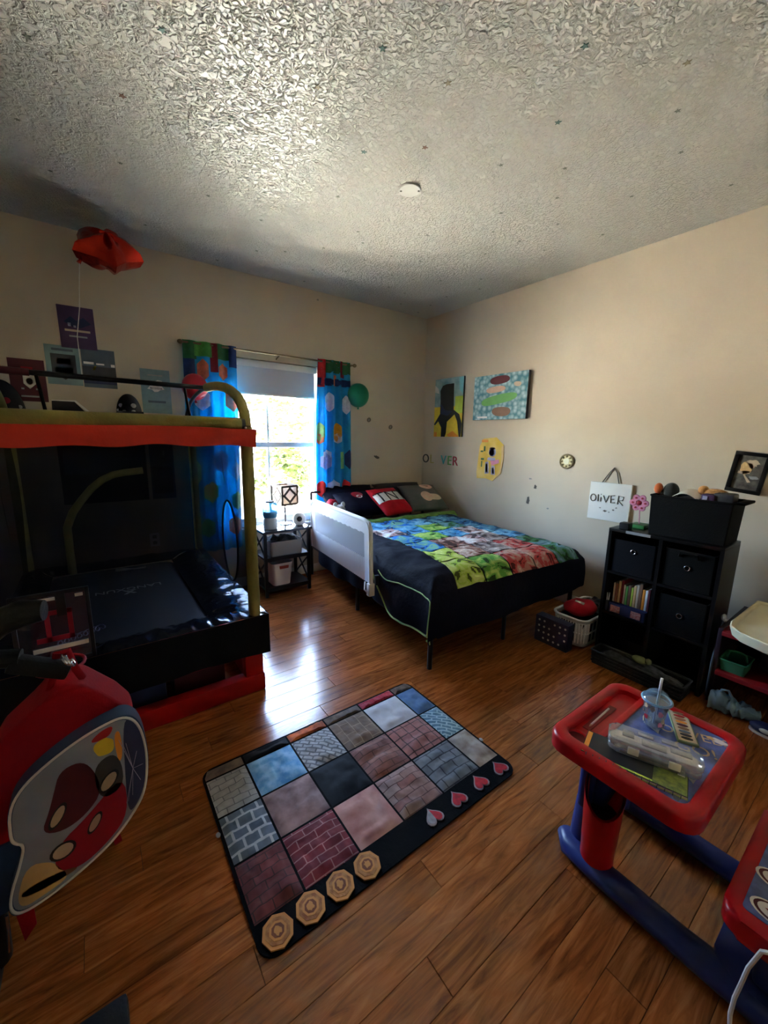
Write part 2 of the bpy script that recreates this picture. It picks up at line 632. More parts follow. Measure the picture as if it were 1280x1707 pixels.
def blob(cx, cy, rx, ry, n=14, jit=0.3, rot=0.0):
    out = []
    for k in range(n):
        a = 2 * PI * k / n
        q = 1 + random.uniform(-jit, jit)
        px, py = rx * q * math.cos(a), ry * q * math.sin(a)
        out.append((cx + px * math.cos(rot) - py * math.sin(rot), cy + px * math.sin(rot) + py * math.cos(rot)))
    return out


build('paint_chip', G().prism(blob(2.154, 0.845, 0.017, 0.042), onright(), -0.001, 0.001), 'chip_dark', wall_right)
build('paint_chip', G().prism(blob(2.092, 0.977, 0.014, 0.019), onright(), -0.001, 0.001), 'chip_dark', wall_right)
build('paint_chip', G().prism(blob(2.149, 1.049, 0.017, 0.007), onright(), -0.001, 0.001), 'chip_grey', wall_right)
build('paint_chip', G().prism(blob(1.95, 0.80, 0.010, 0.007), onright(), -0.001, 0.001), 'chip_grey', wall_right)
build('paint_chip', G().prism(blob(2.571, 1.183, 0.040, 0.013, rot=-0.35), onback(), -0.001, 0.001), 'chip_dark', wall_back)
build('paint_chip', G().prism(blob(1.865, 2.665, 0.012, 0.008), onback(), -0.001, 0.001), 'chip_grey', wall_back)

# ------------------------------------------------------------------ outdoors
struct('ground', G().box(-25, 35, BACK_Y + 0.15, 60, -0.5, -0.3), 'grass')


def tree(name, label, x, y, h, r, seed, zc=None, cnt=1500, trunk=0.12):
    random.seed(seed)
    t = thing(name, label, 'tree' if trunk else 'shrub', (x, y, -0.3), group=None)
    zc = zc or h * 0.68
    if trunk:
        g = G().tube([(x, y, -0.32), (x + 0.1, y, h * 0.3), (x - 0.1, y + 0.1, h * 0.75)], [trunk, trunk * 0.7, trunk * 0.25], 8)
        for k in range(6):
            a = k * 1.05
            g.tube([(x, y, h * (0.3 + 0.05 * k)), (x + r * 0.5 * math.cos(a), y + r * 0.5 * math.sin(a), h * (0.5 + 0.06 * k))], [trunk * 0.4, trunk * 0.12], 6)
        build('trunk', g, 'bark', t)
    g = G()
    cl = [(random.gauss(0, 0.45), random.gauss(0, 0.45), random.gauss(0, 0.42)) for _ in range(26)]
    for k in range(cnt):
        c = random.choice(cl)
        p = Vector((x + r * (c[0] + random.gauss(0, 0.16)), y + r * (c[1] + random.gauss(0, 0.16)), max(-0.25, zc + r * (c[2] + random.gauss(0, 0.16)))))
        q = Vector((random.gauss(0, 1), random.gauss(0, 1), random.gauss(0, 1))).to_track_quat('Z', 'Y')
        w = random.uniform(0.05, 0.11)
        vs = [g.bm.verts.new(p + q @ Vector(v)) for v in ((-w, 0, 0), (0, -w * 0.5, 0.02), (w, 0, 0), (0, w * 0.5, 0.02))]
        g.bm.faces.new(vs)
    build('foliage', g, 'leaf', t, kind='stuff')
    return t


tree('tree', 'tall leafy tree outside, seen through the upper right window panes', 5.0, 11.5, 4.6, 1.9, 3, cnt=2600)
tree('tree', 'thin sparse tree outside, left of the window muntin', 3.9, 16.5, 5.6, 1.4, 5, cnt=500)
tree('shrub', 'bright green bush outside, seen through the lower right window pane', 3.75, 8.6, 1.6, 0.75, 9, zc=0.75, cnt=1100, trunk=0)
random.seed(11)

# ------------------------------------------------------------------ window dressing
t = thing('roller_shade', 'white roller shade pulled part way down the window', 'window shade', (1.365, 3.67, 1.75))
mat('shade_cloth', (0.52, 0.51, 0.55), 0.85, trans=0.04)
build('roller', G().tube([(WX0 + 0.02, 3.682, 2.03), (WX1 - 0.02, 3.682, 2.03)], 0.02, 14), 'white_plastic', t)
build('cassette', G().box(WX0 + 0.015, WX1 - 0.015, 3.655, 3.665, 1.995, 2.05, bev=0.003), 'white_plastic', t)
build('fabric', G().box(WX0 + 0.03, WX1 - 0.03, 3.678, 3.680, 1.77, 2.02), 'shade_cloth', t)
build('hem_bar', G().box(WX0 + 0.03, WX1 - 0.03, 3.673, 3.686, 1.757, 1.775, bev=0.003), 'white_plastic', t)

mat('rod_brass', (0.20, 0.15, 0.09), 0.35, metal=0.9)
t = thing('curtain_rod', 'slim dark bronze curtain rod above the window', 'curtain rod', (1.44, 3.58, 2.10))
build('rod', G().tube([(0.65, 3.575, 2.108), (2.22, 3.575, 2.104)], 0.008, 10), 'rod_brass', t)
for xx in (0.64, 2.23):
    build('finial', G().ball((xx, 3.575, 2.106), 0.018, (1.2, 1, 1), 12), 'rod_brass', t)
for xx in (0.69, 1.44, 2.19):
    build('bracket', G().tube([(xx, 3.575, 2.10), (xx, 3.62, 2.092), (xx, 3.65, 2.08)], 0.006, 8), 'rod_brass', t)

mat('curtain_blue', (0.015, 0.36, 0.66), 0.75, trans=0.45, vary=0.1, vscale=10)
for nm, c in dict(white=(0.86, 0.86, 0.90), orange=(0.95, 0.42, 0.02), red=(0.70, 0.02, 0.02), green=(0.10, 0.42, 0.08), darkgreen=(0.02, 0.15, 0.05), lilac=(0.42, 0.46, 0.66), lime=(0.40, 0.70, 0.25), navy=(0.015, 0.04, 0.15), coral=(0.80, 0.22, 0.10), maroon=(0.25, 0.015, 0.03)).items():
    mat('cprint_' + nm, c, 0.75, trans=0.35, vary=0.12, vscale=30)


def curtain(label, x0, x1, xb0, xb1, ztop, zbot, nw, prints, ph=0.0):
    def f(s, tt, off=0.0):
        a = x0 + (x1 - x0) * s
        b = xb0 + (xb1 - xb0) * s
        x = a + (b - a) * tt
        amp = 0.012 + 0.010 * min(1, tt * 3)
        yy = 3.572 + amp * math.sin(2 * PI * nw * s + ph + 0.6 * math.sin(tt * 3)) + 0.008 * math.sin(9 * s + 5 * tt) - off
        return (x, yy, ztop + (zbot - ztop) * tt)
    t = thing('curtain', label, 'curtain', ((x0 + x1) / 2, 3.57, zbot), group='curtain panels at the window')
    cl = build('cloth', G().grid(f, 70, 50, 0.0015), 'curtain_blue', t, angle=60)
    for pm, kind, cs, ct, rs, rtt in prints:
        if kind == 'hex':
            shape = [(-1, -0.5), (0, -1), (1, -0.5), (1, 0.5), (0, 1), (-1, 0.5)]
        else:
            shape = [(-1, -1), (1, -1), (1, 1), (-1, 1)]
        g = G()
        N = 10

        def pf(i, j):
            # radial map of the unit disc on the polygon
            n = len(shape)
            q = i * n
            k = int(q) % n
            fr = q - int(q)
            ex = shape[k][0] * (1 - fr) + shape[(k + 1) % n][0] * fr
            ey = shape[k][1] * (1 - fr) + shape[(k + 1) % n][1] * fr
            r = 0.02 + 0.98 * j
            return f(min(1, max(0, cs + rs * ex * r)), min(1, max(0, ct + rtt * ey * r)), 0.0055)
        g.grid(pf, len(shape) * 8, 14, closeu=True)
        build('print', g, 'cprint_' + pm, t, angle=60)
    return t


curtain('blue block print curtain panel right of the window, beside the green balloon', 1.815, 2.175, 1.78, 2.20, 2.125, 0.42, 4,
        [('darkgreen', 'sq', 0.62, 0.035, 0.38, 0.035), ('red', 'sq', 0.12, 0.05, 0.12, 0.05), ('maroon', 'sq', 0.74, 0.045, 0.08, 0.045), ('navy', 'sq', 0.5, 0.12, 0.5, 0.02), ('coral', 'sq', 0.5, 0.11, 0.06, 0.03), ('red', 'sq', 0.1, 0.12, 0.09, 0.03),
         ('white', 'hex', 0.34, 0.23, 0.14, 0.055), ('white', 'hex', 0.86, 0.24, 0.1, 0.055), ('orange', 'hex', 0.58, 0.40, 0.14, 0.055), ('white', 'hex', 0.60, 0.435, 0.12, 0.03), ('lime', 'hex', 0.08, 0.40, 0.11, 0.055), ('coral', 'hex', 0.07, 0.44, 0.09, 0.03),
         ('lilac', 'hex', 0.24, 0.57, 0.15, 0.055), ('white', 'hex', 0.26, 0.53, 0.12, 0.03), ('lime', 'sq', 0.72, 0.565, 0.07, 0.05), ('navy', 'hex', 0.9, 0.56, 0.09, 0.06), ('red', 'hex', 0.12, 0.73, 0.13, 0.05), ('white', 'hex', 0.47, 0.73, 0.16, 0.055), ('red', 'hex', 0.8, 0.725, 0.12, 0.045),
         ('lime', 'hex', 0.25, 0.9, 0.15, 0.055), ('orange', 'hex', 0.72, 0.9, 0.15, 0.055)])
curtain('blue block print curtain panel left of the window, behind the trampoline', 0.655, 1.065, 0.63, 1.04, 2.125, 0.40, 4,
        [('darkgreen', 'sq', 0.12, 0.04, 0.12, 0.04), ('green', 'sq', 0.36, 0.03, 0.16, 0.035), ('maroon', 'sq', 0.55, 0.06, 0.07, 0.07), ('darkgreen', 'sq', 0.72, 0.035, 0.12, 0.035), ('navy', 'sq', 0.92, 0.05, 0.08, 0.05), ('coral', 'hex', 0.34, 0.125, 0.1, 0.05), ('coral', 'hex', 0.72, 0.125, 0.09, 0.04), ('navy', 'sq', 0.1, 0.14, 0.1, 0.06),
         ('coral', 'hex', 0.88, 0.25, 0.12, 0.06), ('white', 'hex', 0.30, 0.26, 0.14, 0.05), ('lime', 'hex', 0.88, 0.41, 0.12, 0.06), ('red', 'hex', 0.35, 0.42, 0.14, 0.055), ('lilac', 'hex', 0.62, 0.55, 0.15, 0.055), ('lime', 'hex', 0.12, 0.6, 0.1, 0.06), ('white', 'hex', 0.9, 0.6, 0.09, 0.05),
         ('orange', 'hex', 0.4, 0.7, 0.14, 0.055), ('lime', 'hex', 0.9, 0.75, 0.1, 0.05), ('coral', 'hex', 0.85, 0.88, 0.13, 0.05), ('green', 'hex', 0.3, 0.88, 0.14, 0.05)], ph=1.0)

# ------------------------------------------------------------------ ceiling things
t = thing('ceiling_plate', 'white round blank cover plate screwed to the ceiling', 'cover plate', (1.548, 1.917, 2.726))
build('plate', G().lathe([(0.062, 2.7395), (0.062, 2.735), (0.057, 2.730), (0.0, 2.729)], (1.548, 1.917, 0), 28), mat('plate_grey', (0.56, 0.55, 0.52), 0.45), t)
for k in (-1, 1):
    build('screw', G().lathe([(0.006, 0.002), (0.006, 0.0), (0, -0.001)], (1.548 + k * 0.038, 1.917 - k * 0.030, 2.7285), 10), 'chip_dark', t)
stars = [(-0.04, 2.07), (0.24, 2.16), (-0.12, 2.59), (-0.03, 2.95), (0.26, 2.65), (0.33, 1.76), (0.62, 2.0), (0.85, 1.64), (0.96, 1.36), (1.24, 1.32), (1.51, 0.93), (1.86, 0.74), (2.08, 0.84), (1.75, 1.17), (1.4, 1.63), (1.19, 1.83), (1.78, 1.49), (2.05, 1.31), (2.37, 0.92), (2.86, 0.85), (2.56, 1.21), (2.25, 1.47), (1.27, 2.22), (0.93, 2.44), (0.68, 2.67), (1.01, 2.74), (1.13, 3.18), (1.57, 2.48), (1.68, 2.59), (1.3, 3.06), (1.96, 2.23), (2.27, 1.93), (2.51, 1.9), (2.76, 1.87), (2.86, 1.51), (2.51, 1.62), (2.48, 2.17), (1.96, 2.63), (1.5, 2.83), (1.84, 2.81), (1.61, 3.23), (1.84, 3.09), (1.97, 3.23), (1.66, 3.5), (2.18, 2.91), (2.32, 3.14), (2.38, 2.87), (2.19, 2.56), (2.58, 2.74), (2.5, 2.5), (2.82, 2.5), (2.99, 2.66), (2.9, 2.99), (2.53, 3.17), (2.69, 3.43), (2.95, 3.27), (3.01, 3.53), (0.94, 3.53), (0.43, 3.27), (2.13, 1.76)]
big = {5: ('teal', 'dark teal star sticker on the ceiling above the bright glare'), 8: ('teal', 'dark teal star sticker at the top centre of the ceiling'), 10: ('teal', 'dark teal star sticker at the top right of the ceiling, nearest the camera'),
       11: ('tan', 'tan star sticker at the far right top of the ceiling'), 14: ('rust', 'rust red star sticker just above the round ceiling plate'), 15: ('teal', 'dark teal star sticker left of the round ceiling plate'), 13: ('teal', 'dark teal star sticker on the ceiling, well right of the round cover plate'),
       1: ('rust', 'rust brown star sticker on the ceiling, left of the bright glare'), 7: ('tan', 'tan star sticker in the bright glare of the ceiling'), 9: ('tan', 'tan star sticker on the ceiling, right of the top centre teal star'), 0: ('grey', 'grey star sticker at the top left corner of the ceiling')}
for nm, c in dict(teal=(0.09, 0.16, 0.15), tan=(0.32, 0.27, 0.18), rust=(0.24, 0.12, 0.09), grey=(0.20, 0.22, 0.18)).items():
    mat('star_' + nm, c, 0.6)
smesh = {}
for i, (sx, sy) in enumerate(stars):
    cm, lab = big.get(i, ('grey', 'small grey star sticker dotted on the textured ceiling'))
    r = 0.0155 if i in big else 0.012
    key = (cm, r)
    if key not in smesh:
        poly = []
        for k in range(10):
            rr = r if k % 2 == 0 else r * 0.42
            poly.append((rr * math.sin(PI * k / 5), rr * math.cos(PI * k / 5)))
        o = build('star_sticker', G().prism(poly, onfloor(), -0.002, 0.0), 'star_' + cm)
        smesh[key] = o.data
    else:
        o = bpy.data.objects.new('star_sticker', smesh[key])
        COL.objects.link(o)
    o.location = (sx, sy, CEIL - 0.0005)
    o.rotation_euler = (0, 0, random.uniform(0, 6))
    tag(o, lab, 'sticker', 'star stickers on the ceiling')

# ------------------------------------------------------------------ balloons
mat('foil_red', (0.60, 0.035, 0.018), 0.26, metal=0.9, bump=0.8, bscale=11)
mat('balloon_red', (0.60, 0.02, 0.04), 0.3, trans=0.25)
mat('balloon_green', (0.02, 0.30, 0.16), 0.28, trans=0.25)
mat('ribbon', (0.78, 0.76, 0.70), 0.5)
t = thing('foil_balloon', 'crumpled red star foil balloon floating up against the ceiling', 'balloon', (0.2, 3.3, 2.42))


def starpt(a, j):
    k = a * 10
    i = int(k) % 10
    f = k - int(k)
    r0 = 0.205 if i % 2 == 0 else 0.142
    r1 = 0.205 if (i + 1) % 2 == 0 else 0.142
    a0, a1 = PI * i / 5, PI * (i + 1) / 5
    p = Vector((r0 * math.cos(a0), r0 * math.sin(a0), 0)) * (1 - f) + Vector((r1 * math.cos(a1), r1 * math.sin(a1), 0)) * f
    return p


def foil(sgn):
    mx = Matrix.Translation((0.205, 3.33, 2.545)) @ Matrix.Rotation(R(40), 4, 'X') @ Matrix.Rotation(R(-8), 4, 'Z')

    def f(a, j):
        p = starpt(a, j) * j
        h = 0.10 * math.sqrt(max(0, 1 - j * j)) * (1 + 0.12 * math.sin(10 * PI * a))
        h += 0.016 * math.sin(2 * PI * 7 * a + 6 * j) * j * (1 - j) * 2 - 0.03 * math.exp(-((a - 0.78) / 0.03) ** 2) * (1 - j)
        return mx @ Vector((p.x, p.y, sgn * h))
    return f


g = G()
g.grid(foil(1), 60, 10, closeu=True)
g.grid(foil(-1), 60, 10, closeu=True)
bmesh.ops.remove_doubles(g.bm, verts=g.bm.verts, dist=0.0004)
build('foil', g, 'foil_red', t, angle=28)
build('tail', G().tube([(0.09, 3.30, 2.50), (0.062, 3.3, 2.45), (0.05, 3.3, 2.43)], [0.014, 0.008, 0.012], 8), 'foil_red', t)
build('ribbon', G().tube([(0.055, 3.3, 2.43), (0.045, 3.34, 2.35), (0.03, 3.45, 2.2), (0.0, 3.6, 2.05), (0.0, 3.62, 1.8)], 0.0025, 6), 'ribbon', t)


def balloon(label, mt, c, r):
    t = thing('balloon', label, 'balloon', (c[0], c[1], c[2] - r * 1.1))
    g = G().lathe([(r * math.sin(PI * k / 14) * (1 - 0.03 * (k / 14.0)) if 0 < k < 14 else 0.004, r * 1.06 * math.cos(PI * k / 14)) for k in range(15)], c, 28)
    build('skin', g, mt, t, angle=80)
    build('knot', G().lathe([(0.004, 0.012), (0.009, -0.006), (0.013, -0.014)], (c[0], c[1], c[2] - r * 1.06 - 0.004), 12), mt, t)


balloon('round red balloon against the wall beside the left curtain', 'balloon_red', (0.70, 3.46, 1.76), 0.095)
balloon('round dark green balloon hanging right of the window curtain', 'balloon_green', (2.245, 3.53, 1.815), 0.112)

# ------------------------------------------------------------------ posters and wall art on the back wall


def poster(label, x0, x1, z0, z1, base, prints, tilt=0.0, cat='poster', off=0.0015, name='poster', group='posters on the back wall'):
    cx, cz = (x0 + x1) / 2, (z0 + z1) / 2
    ca, sa = math.cos(tilt), math.sin(tilt)

    def rp(p):
        return (cx + (p[0] - cx) * ca - (p[1] - cz) * sa, cz + (p[0] - cx) * sa + (p[1] - cz) * ca)
    t = thing(name, label, cat, (cx, BACK_Y, z0), group=group)
    sheet = [rp(p) for p in ((x0, z0), (x1, z0), (x1, z1), (x0, z1))]
    sh = build('sheet', G().prism(sheet, onback(off), 0, 0.0012), 'ink_' + base, t)
    for col, poly in prints:
        pts = [rp((x0 + (x1 - x0) * a, z0 + (z1 - z0) * b)) for a, b in poly]
        build('print', G().prism(pts, onback(off), 0.0012, 0.0018), 'ink_' + col, t)
    return t


def rc(a, b, c, d):
    return [(a, c), (b, c), (b, d), (a, d)]


poster('dark purple poster, highest of the cluster on the back wall', -0.095, 0.107, 1.975, 2.25, 'purple',
       [('navy', [(0.15, 0.62), (0.35, 0.76), (0.5, 0.66), (0.7, 0.76), (0.9, 0.62), (0.6, 0.5), (0.4, 0.5)]), ('lavender', rc(0.25, 0.33, 0.52, 0.60)), ('lavender', rc(0.40, 0.47, 0.5, 0.55)), ('tan', rc(0.15, 0.85, 0.40, 0.45)), ('grey', rc(0.25, 0.75, 0.27, 0.31))], 0.01, off=0.006)
poster('pale teal poster with a dark crest, left below the purple one', -0.19, 0.004, 1.725, 1.985, 'paleblue',
       [('charcoal', [(0.15, 0.78), (0.85, 0.78), (0.85, 0.3), (0.5, 0.13), (0.15, 0.3)]), ('brown', rc(0.3, 0.7, 0.52, 0.68)), ('darkgreen', rc(0.25, 0.75, 0.3, 0.45)), ('slate', rc(0.2, 0.8, 0.86, 0.92))], 0.0)
poster('dark slate landscape poster with white streaks below the purple one', 0.008, 0.206, 1.72, 1.985, 'slate',
       [('white', rc(0.05, 0.35, 0.60, 0.66)), ('white', rc(0.42, 0.66, 0.60, 0.64)), ('white', rc(0.86, 0.98, 0.57, 0.64)), ('charcoal', rc(0.0, 1.0, 0.3, 0.55)), ('yellow', [(0.3, 0.46), (0.36, 0.46), (0.42, 0.56), (0.36, 0.56)]), ('navy', rc(0.0, 1.0, 0.1, 0.2))], 0.0)
poster('maroon poster with a pale emblem, leftmost on the back wall', -0.385, -0.20, 1.60, 1.872, 'maroon',
       [('white', [(0.36, 0.66), (0.68, 0.66), (0.70, 0.42), (0.52, 0.30), (0.36, 0.42)]), ('brown', circ(0.53, 0.48, 0.10, 0.08)), ('grey', rc(0.28, 0.36, 0.28, 0.32)), ('grey', rc(0.68, 0.76, 0.28, 0.32)), ('grey', rc(0.25, 0.75, 0.10, 0.14)), ('crimson', rc(0.34, 0.66, 0.76, 0.82))], 0.0)
poster('pale blue poster with a white blotch, nearest the left curtain', 0.357, 0.558, 1.557, 1.887, 'paleblue',
       [('white', blob(0.5, 0.62, 0.28, 0.13)), ('slate', rc(0.3, 0.7, 0.55, 0.60)), ('tan', rc(0.42, 0.58, 0.62, 0.7)), ('slate', rc(0.2, 0.8, 0.24, 0.29)), ('grey', rc(0.25, 0.75, 0.85, 0.88))], 0.0)
poster('large dark poster low on the wall behind the trampoline net', -0.19, 0.345, 0.88, 1.317, 'charcoal',
       [('slate', rc(0.05, 0.95, 0.5, 0.9)), ('grey', rc(0.7, 0.85, 0.72, 0.76))], 0.0)
poster('small dark poster behind the trampoline net, next to the large dark one', 0.37, 0.54, 0.88, 1.312, 'slate',
       [('charcoal', rc(0.1, 0.9, 0.1, 0.6)), ('grey', rc(0.55, 0.62, 0.8, 0.9))], 0.0)

t = thing('wall_outlet', 'white wall outlet low on the wall behind the trampoline', 'outlet', (0.355, BACK_Y, 0.5))
build('cover', G().box(0.32, 0.39, BACK_Y - 0.006, BACK_Y, 0.49, 0.60, bev=0.002), 'white_plastic', t)
for zz in (0.52, 0.57):
    build('socket', G().prism(rrect(0.340, 0.370, zz - 0.014, zz + 0.014, 0.008), onback(0.006), 0, 0.001), 'chip_grey', t)

mat('chip_brass', (0.20, 0.17, 0.13), 0.4, metal=0.3)
for (hx, hz), lab in (((2.454, 1.584), 'small brown ring hook on the back wall below the green balloon'), ((2.748, 1.516), 'small dark round knob hook on the back wall nearest the corner')):
    t = thing('wall_hook', lab, 'hook', (hx, BACK_Y, hz - 0.02))
    build('plate', G().prism(circ(hx, hz, 0.017, 0.017), onback(), 0, 0.004), 'chip_grey', t)
    build('hook_ring', G().ring((hx, BACK_Y - 0.010, hz), 0.019, 0.0065, (0, 1, 0.25)), 'chip_brass', t)

# caps hung on the wall behind the trampoline rail
mat('cap_black', (0.02, 0.018, 0.024), 0.8, bump=0.2, bscale=90)


def cap(label, cx, cz, w, h, dots):
    t = thing('cap', label, 'cap', (cx, 3.6, cz), group='caps on the back wall')
    g = G()
    g.grid(lambda a, b: (cx + w / 2 * math.cos(PI * a) * math.sin(PI / 2 * b), 3.642 - 0.10 * math.sin(PI * a) * math.sin(PI / 2 * b) * 0.9, cz + h * math.cos(PI / 2 * b)), 20, 10, 0.003)
    build('crown', g, 'cap_black', t)
    g = G().prism([(cx - w * 0.52, cz - 0.002), (cx + w * 0.52, cz - 0.002), (cx + w * 0.5, cz + 0.014), (cx - w * 0.5, cz + 0.014)], onback(0.02), 0, 0.085)
    build('brim', g, 'cap_black', t)
    for c, a, b, r in dots:
        v = Vector((cx + w / 2 * math.cos(PI * a) * math.sin(PI / 2 * b), 3.642 - 0.094 * math.sin(PI * a) * math.sin(PI / 2 * b), cz + h * math.cos(PI / 2 * b)))
        build('patch', G().ball(v, r, (1, 0.25, 1), 8), 'ink_' + c, t)


cap('black cap with pale patches beside the pale blue poster', 0.265, 1.545, 0.165, 0.145, [('lavender', 0.75, 0.75, 0.014), ('white', 0.4, 0.75, 0.017), ('white', 0.42, 0.95, 0.014), ('white', 0.65, 0.95, 0.012), ('grey', 0.85, 0.9, 0.010)])
cap('dark maroon black cap at the left edge, below the maroon poster', -0.44, 1.48, 0.24, 0.25, [('grey', 0.2, 0.8, 0.012), ('crimson', 0.4, 0.7, 0.02), ('lavender', 0.3, 0.95, 0.012)])
t = thing('wall_banner', 'black pennant with a white edge behind the olive rail, under the posters', 'pennant', (-0.08, BACK_Y, 1.515))
build('cloth', G().prism([(-0.19, 1.515), (0.02, 1.515), (-0.06, 1.612), (-0.185, 1.612)], onback(0.001), 0, 0.004), 'cap_black', t)
build('border', G().prism([(-0.185, 1.612), (-0.06, 1.612), (0.02, 1.528), (0.10, 1.515), (0.12, 1.520), (0.03, 1.54), (-0.052, 1.622), (-0.185, 1.618)], onback(0.001), 0, 0.005), 'paper_white', t)

# ------------------------------------------------------------------ trampoline
TX0, TX1, TY0, TY1 = -0.42, 0.63, 2.02, 3.52
t = thing('trampoline', 'indoor trampoline with olive foam posts, red band and black net', 'trampoline', (0.1, 2.75, 0))
tramp = t
FR = 0.026
for (px, py) in ((TX1, TY0), (TX1 + 0.03, TY1), (TX0, TY0), (TX0, TY1)):
    p = build('post', G().tube([(px, py, 0.40), (px, py, 1.44)], FR + 0.004, 16), 'foam_olive', t)
build('front_rail', G().tube([(TX0 - 0.02, TY0 - 0.012, 1.452), (TX1 - 0.03, TY0 - 0.012, 1.452)], 0.030, 16), 'foam_olive', t)
build('rail_end', G().tube([(TX1 - 0.03, TY0 - 0.012, 1.452), (TX1 - 0.012, TY0 - 0.012, 1.452)], 0.027, 14), 'black_plastic', t)
build('bolt', G().ball((TX1 - 0.015, TY0 - 0.043, 1.435), 0.006, n=8), 'white_plastic', t)
build('back_rail', G().tube([(TX0, TY1, 1.44), (TX1 + 0.03, TY1, 1.44)], 0.014, 12), 'black_metal', t)


def arch(px, y0, y1, foam):
    pts = []
    for k in range(17):
        a = PI * k / 16
        pts.append((px, (y0 + y1) / 2 - (y1 - y0) / 2 * math.cos(a), 1.44 + 0.25 * math.sin(a) ** 0.8))
    return pts


pts = arch(TX1, TY0, TY1, True)
build('arch', G().tube(pts[:9], 0.026, 14), 'foam_olive', t)
build('arch', G().tube(pts[8:], 0.012, 10), 'black_metal', t)
pts = arch(TX0, TY0, TY1, True)
build('arch', G().tube(pts, 0.024, 14), 'foam_olive', t)
build('pull_up_bar', G().tube([(-0.22, 2.77, 1.695), (0.63, 2.77, 1.688)], 0.014, 12), 'black_metal', t)
mat('grip_maroon', (0.10, 0.01, 0.02), 0.6)
build('grip', G().tube([(-0.45, 2.77, 1.70), (-0.215, 2.77, 1.695)], 0.018, 12), 'grip_maroon', t)
for xx in (-0.19, 0.50):
    g = G().tube([(xx, 2.77, 1.69), (xx + 0.01, 2.77, 1.60), (xx + 0.02, 2.76, 1.50)], 0.008, 8).ring((xx + 0.02, 2.76, 1.485), 0.018, 0.005, (0, 1, 0))
    build('hanging_strap', g, 'black_cloth', t)


def band(a, b):
    x = TX0 - 0.03 + (TX1 + 0.035 - TX0 + 0.03) * a
    z = 1.43 - 0.082 * b - 0.004 * math.sin(7 * a) + 0.005 * math.sin(23 * a) * b
    return (x, TY0 - 0.045 + 0.006 * math.sin(31 * a + 3 * b) + 0.01 * b * b, z)


build('red_band', G().grid(band, 60, 6, 0.003), 'band_red', t, angle=60)
build('red_band', G().grid(lambda a, b: (TX1 + 0.036 + 0.004 * math.sin(20 * a), TY0 - 0.02 + 0.10 * a, 1.43 - 0.082 * b), 8, 5, 0.003), 'band_red', t, angle=60)
# side wall of netting
clear('net', (0.74, 0.76, 0.80), 0.52, 0.4, 0.0, body=(0.012, 0.014, 0.024))


def netf(x0, x1, y0, y1, z0=0.45, z1=1.43, puff=0.02):
    def f(a, b):
        x, yy = x0 + (x1 - x0) * a, y0 + (y1 - y0) * a
        w = puff * math.sin(PI * b) * math.sin(13 * a + 2 * b)
        return (x + (w if x0 == x1 else 0), yy + (w if y0 == y1 else 0), z0 + (z1 - z0) * b)
    return f


build('net_panel', G().grid(netf(TX0, TX1, TY0 + 0.012, TY0 + 0.012, puff=0.006), 40, 12), 'net', t, angle=80)
build('net_panel', G().grid(netf(TX0, TX1 + 0.03, TY1, TY1), 30, 12), 'net', t, angle=80)
build('net_panel', G().grid(netf(TX0, TX0, TY0, TY1), 30, 12), 'net', t, angle=80)
# right net with the zipped doorway left open
hole = [(2.45 + 0.19 * math.cos(2 * PI * k / 20), 0.80 + 0.235 * math.sin(2 * PI * k / 20)) for k in range(20)]
g = G()
N = 48
per = []
for k in range(N):
    a = 2 * PI * k / N
    dx, dz = math.cos(a), math.sin(a)
    hy, hz = 2.46 + 0.16 * dx, 0.76 + 0.25 * dz
    # reach to the panel border
    ts = []
    if dx > 1e-6:
        ts.append((TY1 - 2.46) / dx)
    if dx < -1e-6:
        ts.append((TY0 - 2.46) / dx)
    if dz > 1e-6:
        ts.append((1.43 - 0.76) / dz)
    if dz < -1e-6:
        ts.append((0.45 - 0.76) / dz)
    q = min(ts)
    per.append(((hy, hz), (2.46 + dx * q, 0.76 + dz * q)))
per = [(h, o) if True else None for h, o in per]
rings = []
for j in range(7):
    f = j / 6
    rings.append([g.bm.verts.new((TX1 + 0.01 + 0.02 * math.sin(PI * f) * math.sin(k * 0.9), h[0] + (o[0] - h[0]) * f, max(0.45, h[1]) + (o[1] - max(0.45, h[1])) * f)) for k, (h, o) in enumerate(per)])
for a, b in zip(rings, rings[1:]):
    for k in range(N):
        try:
            g.bm.faces.new((a[k], a[(k + 1) % N], b[(k + 1) % N], b[k]))
        except ValueError:
            pass
build('net_panel', g, 'net', t, angle=80)
build('door_binding', G().tube([(TX1 + 0.008, h[0], max(0.452, h[1])) for h, o in per], 0.006, 6, closed=True), 'black_cloth', t)
# jumping mat, padding, skirt
build('jumping_mat', G().prism(rrect(TX0 + 0.12, TX1 - 0.19, TY0 + 0.14, TY1 - 0.12, 0.10), onfloor(0), 0.415, 0.42), 'mat_weave', t)


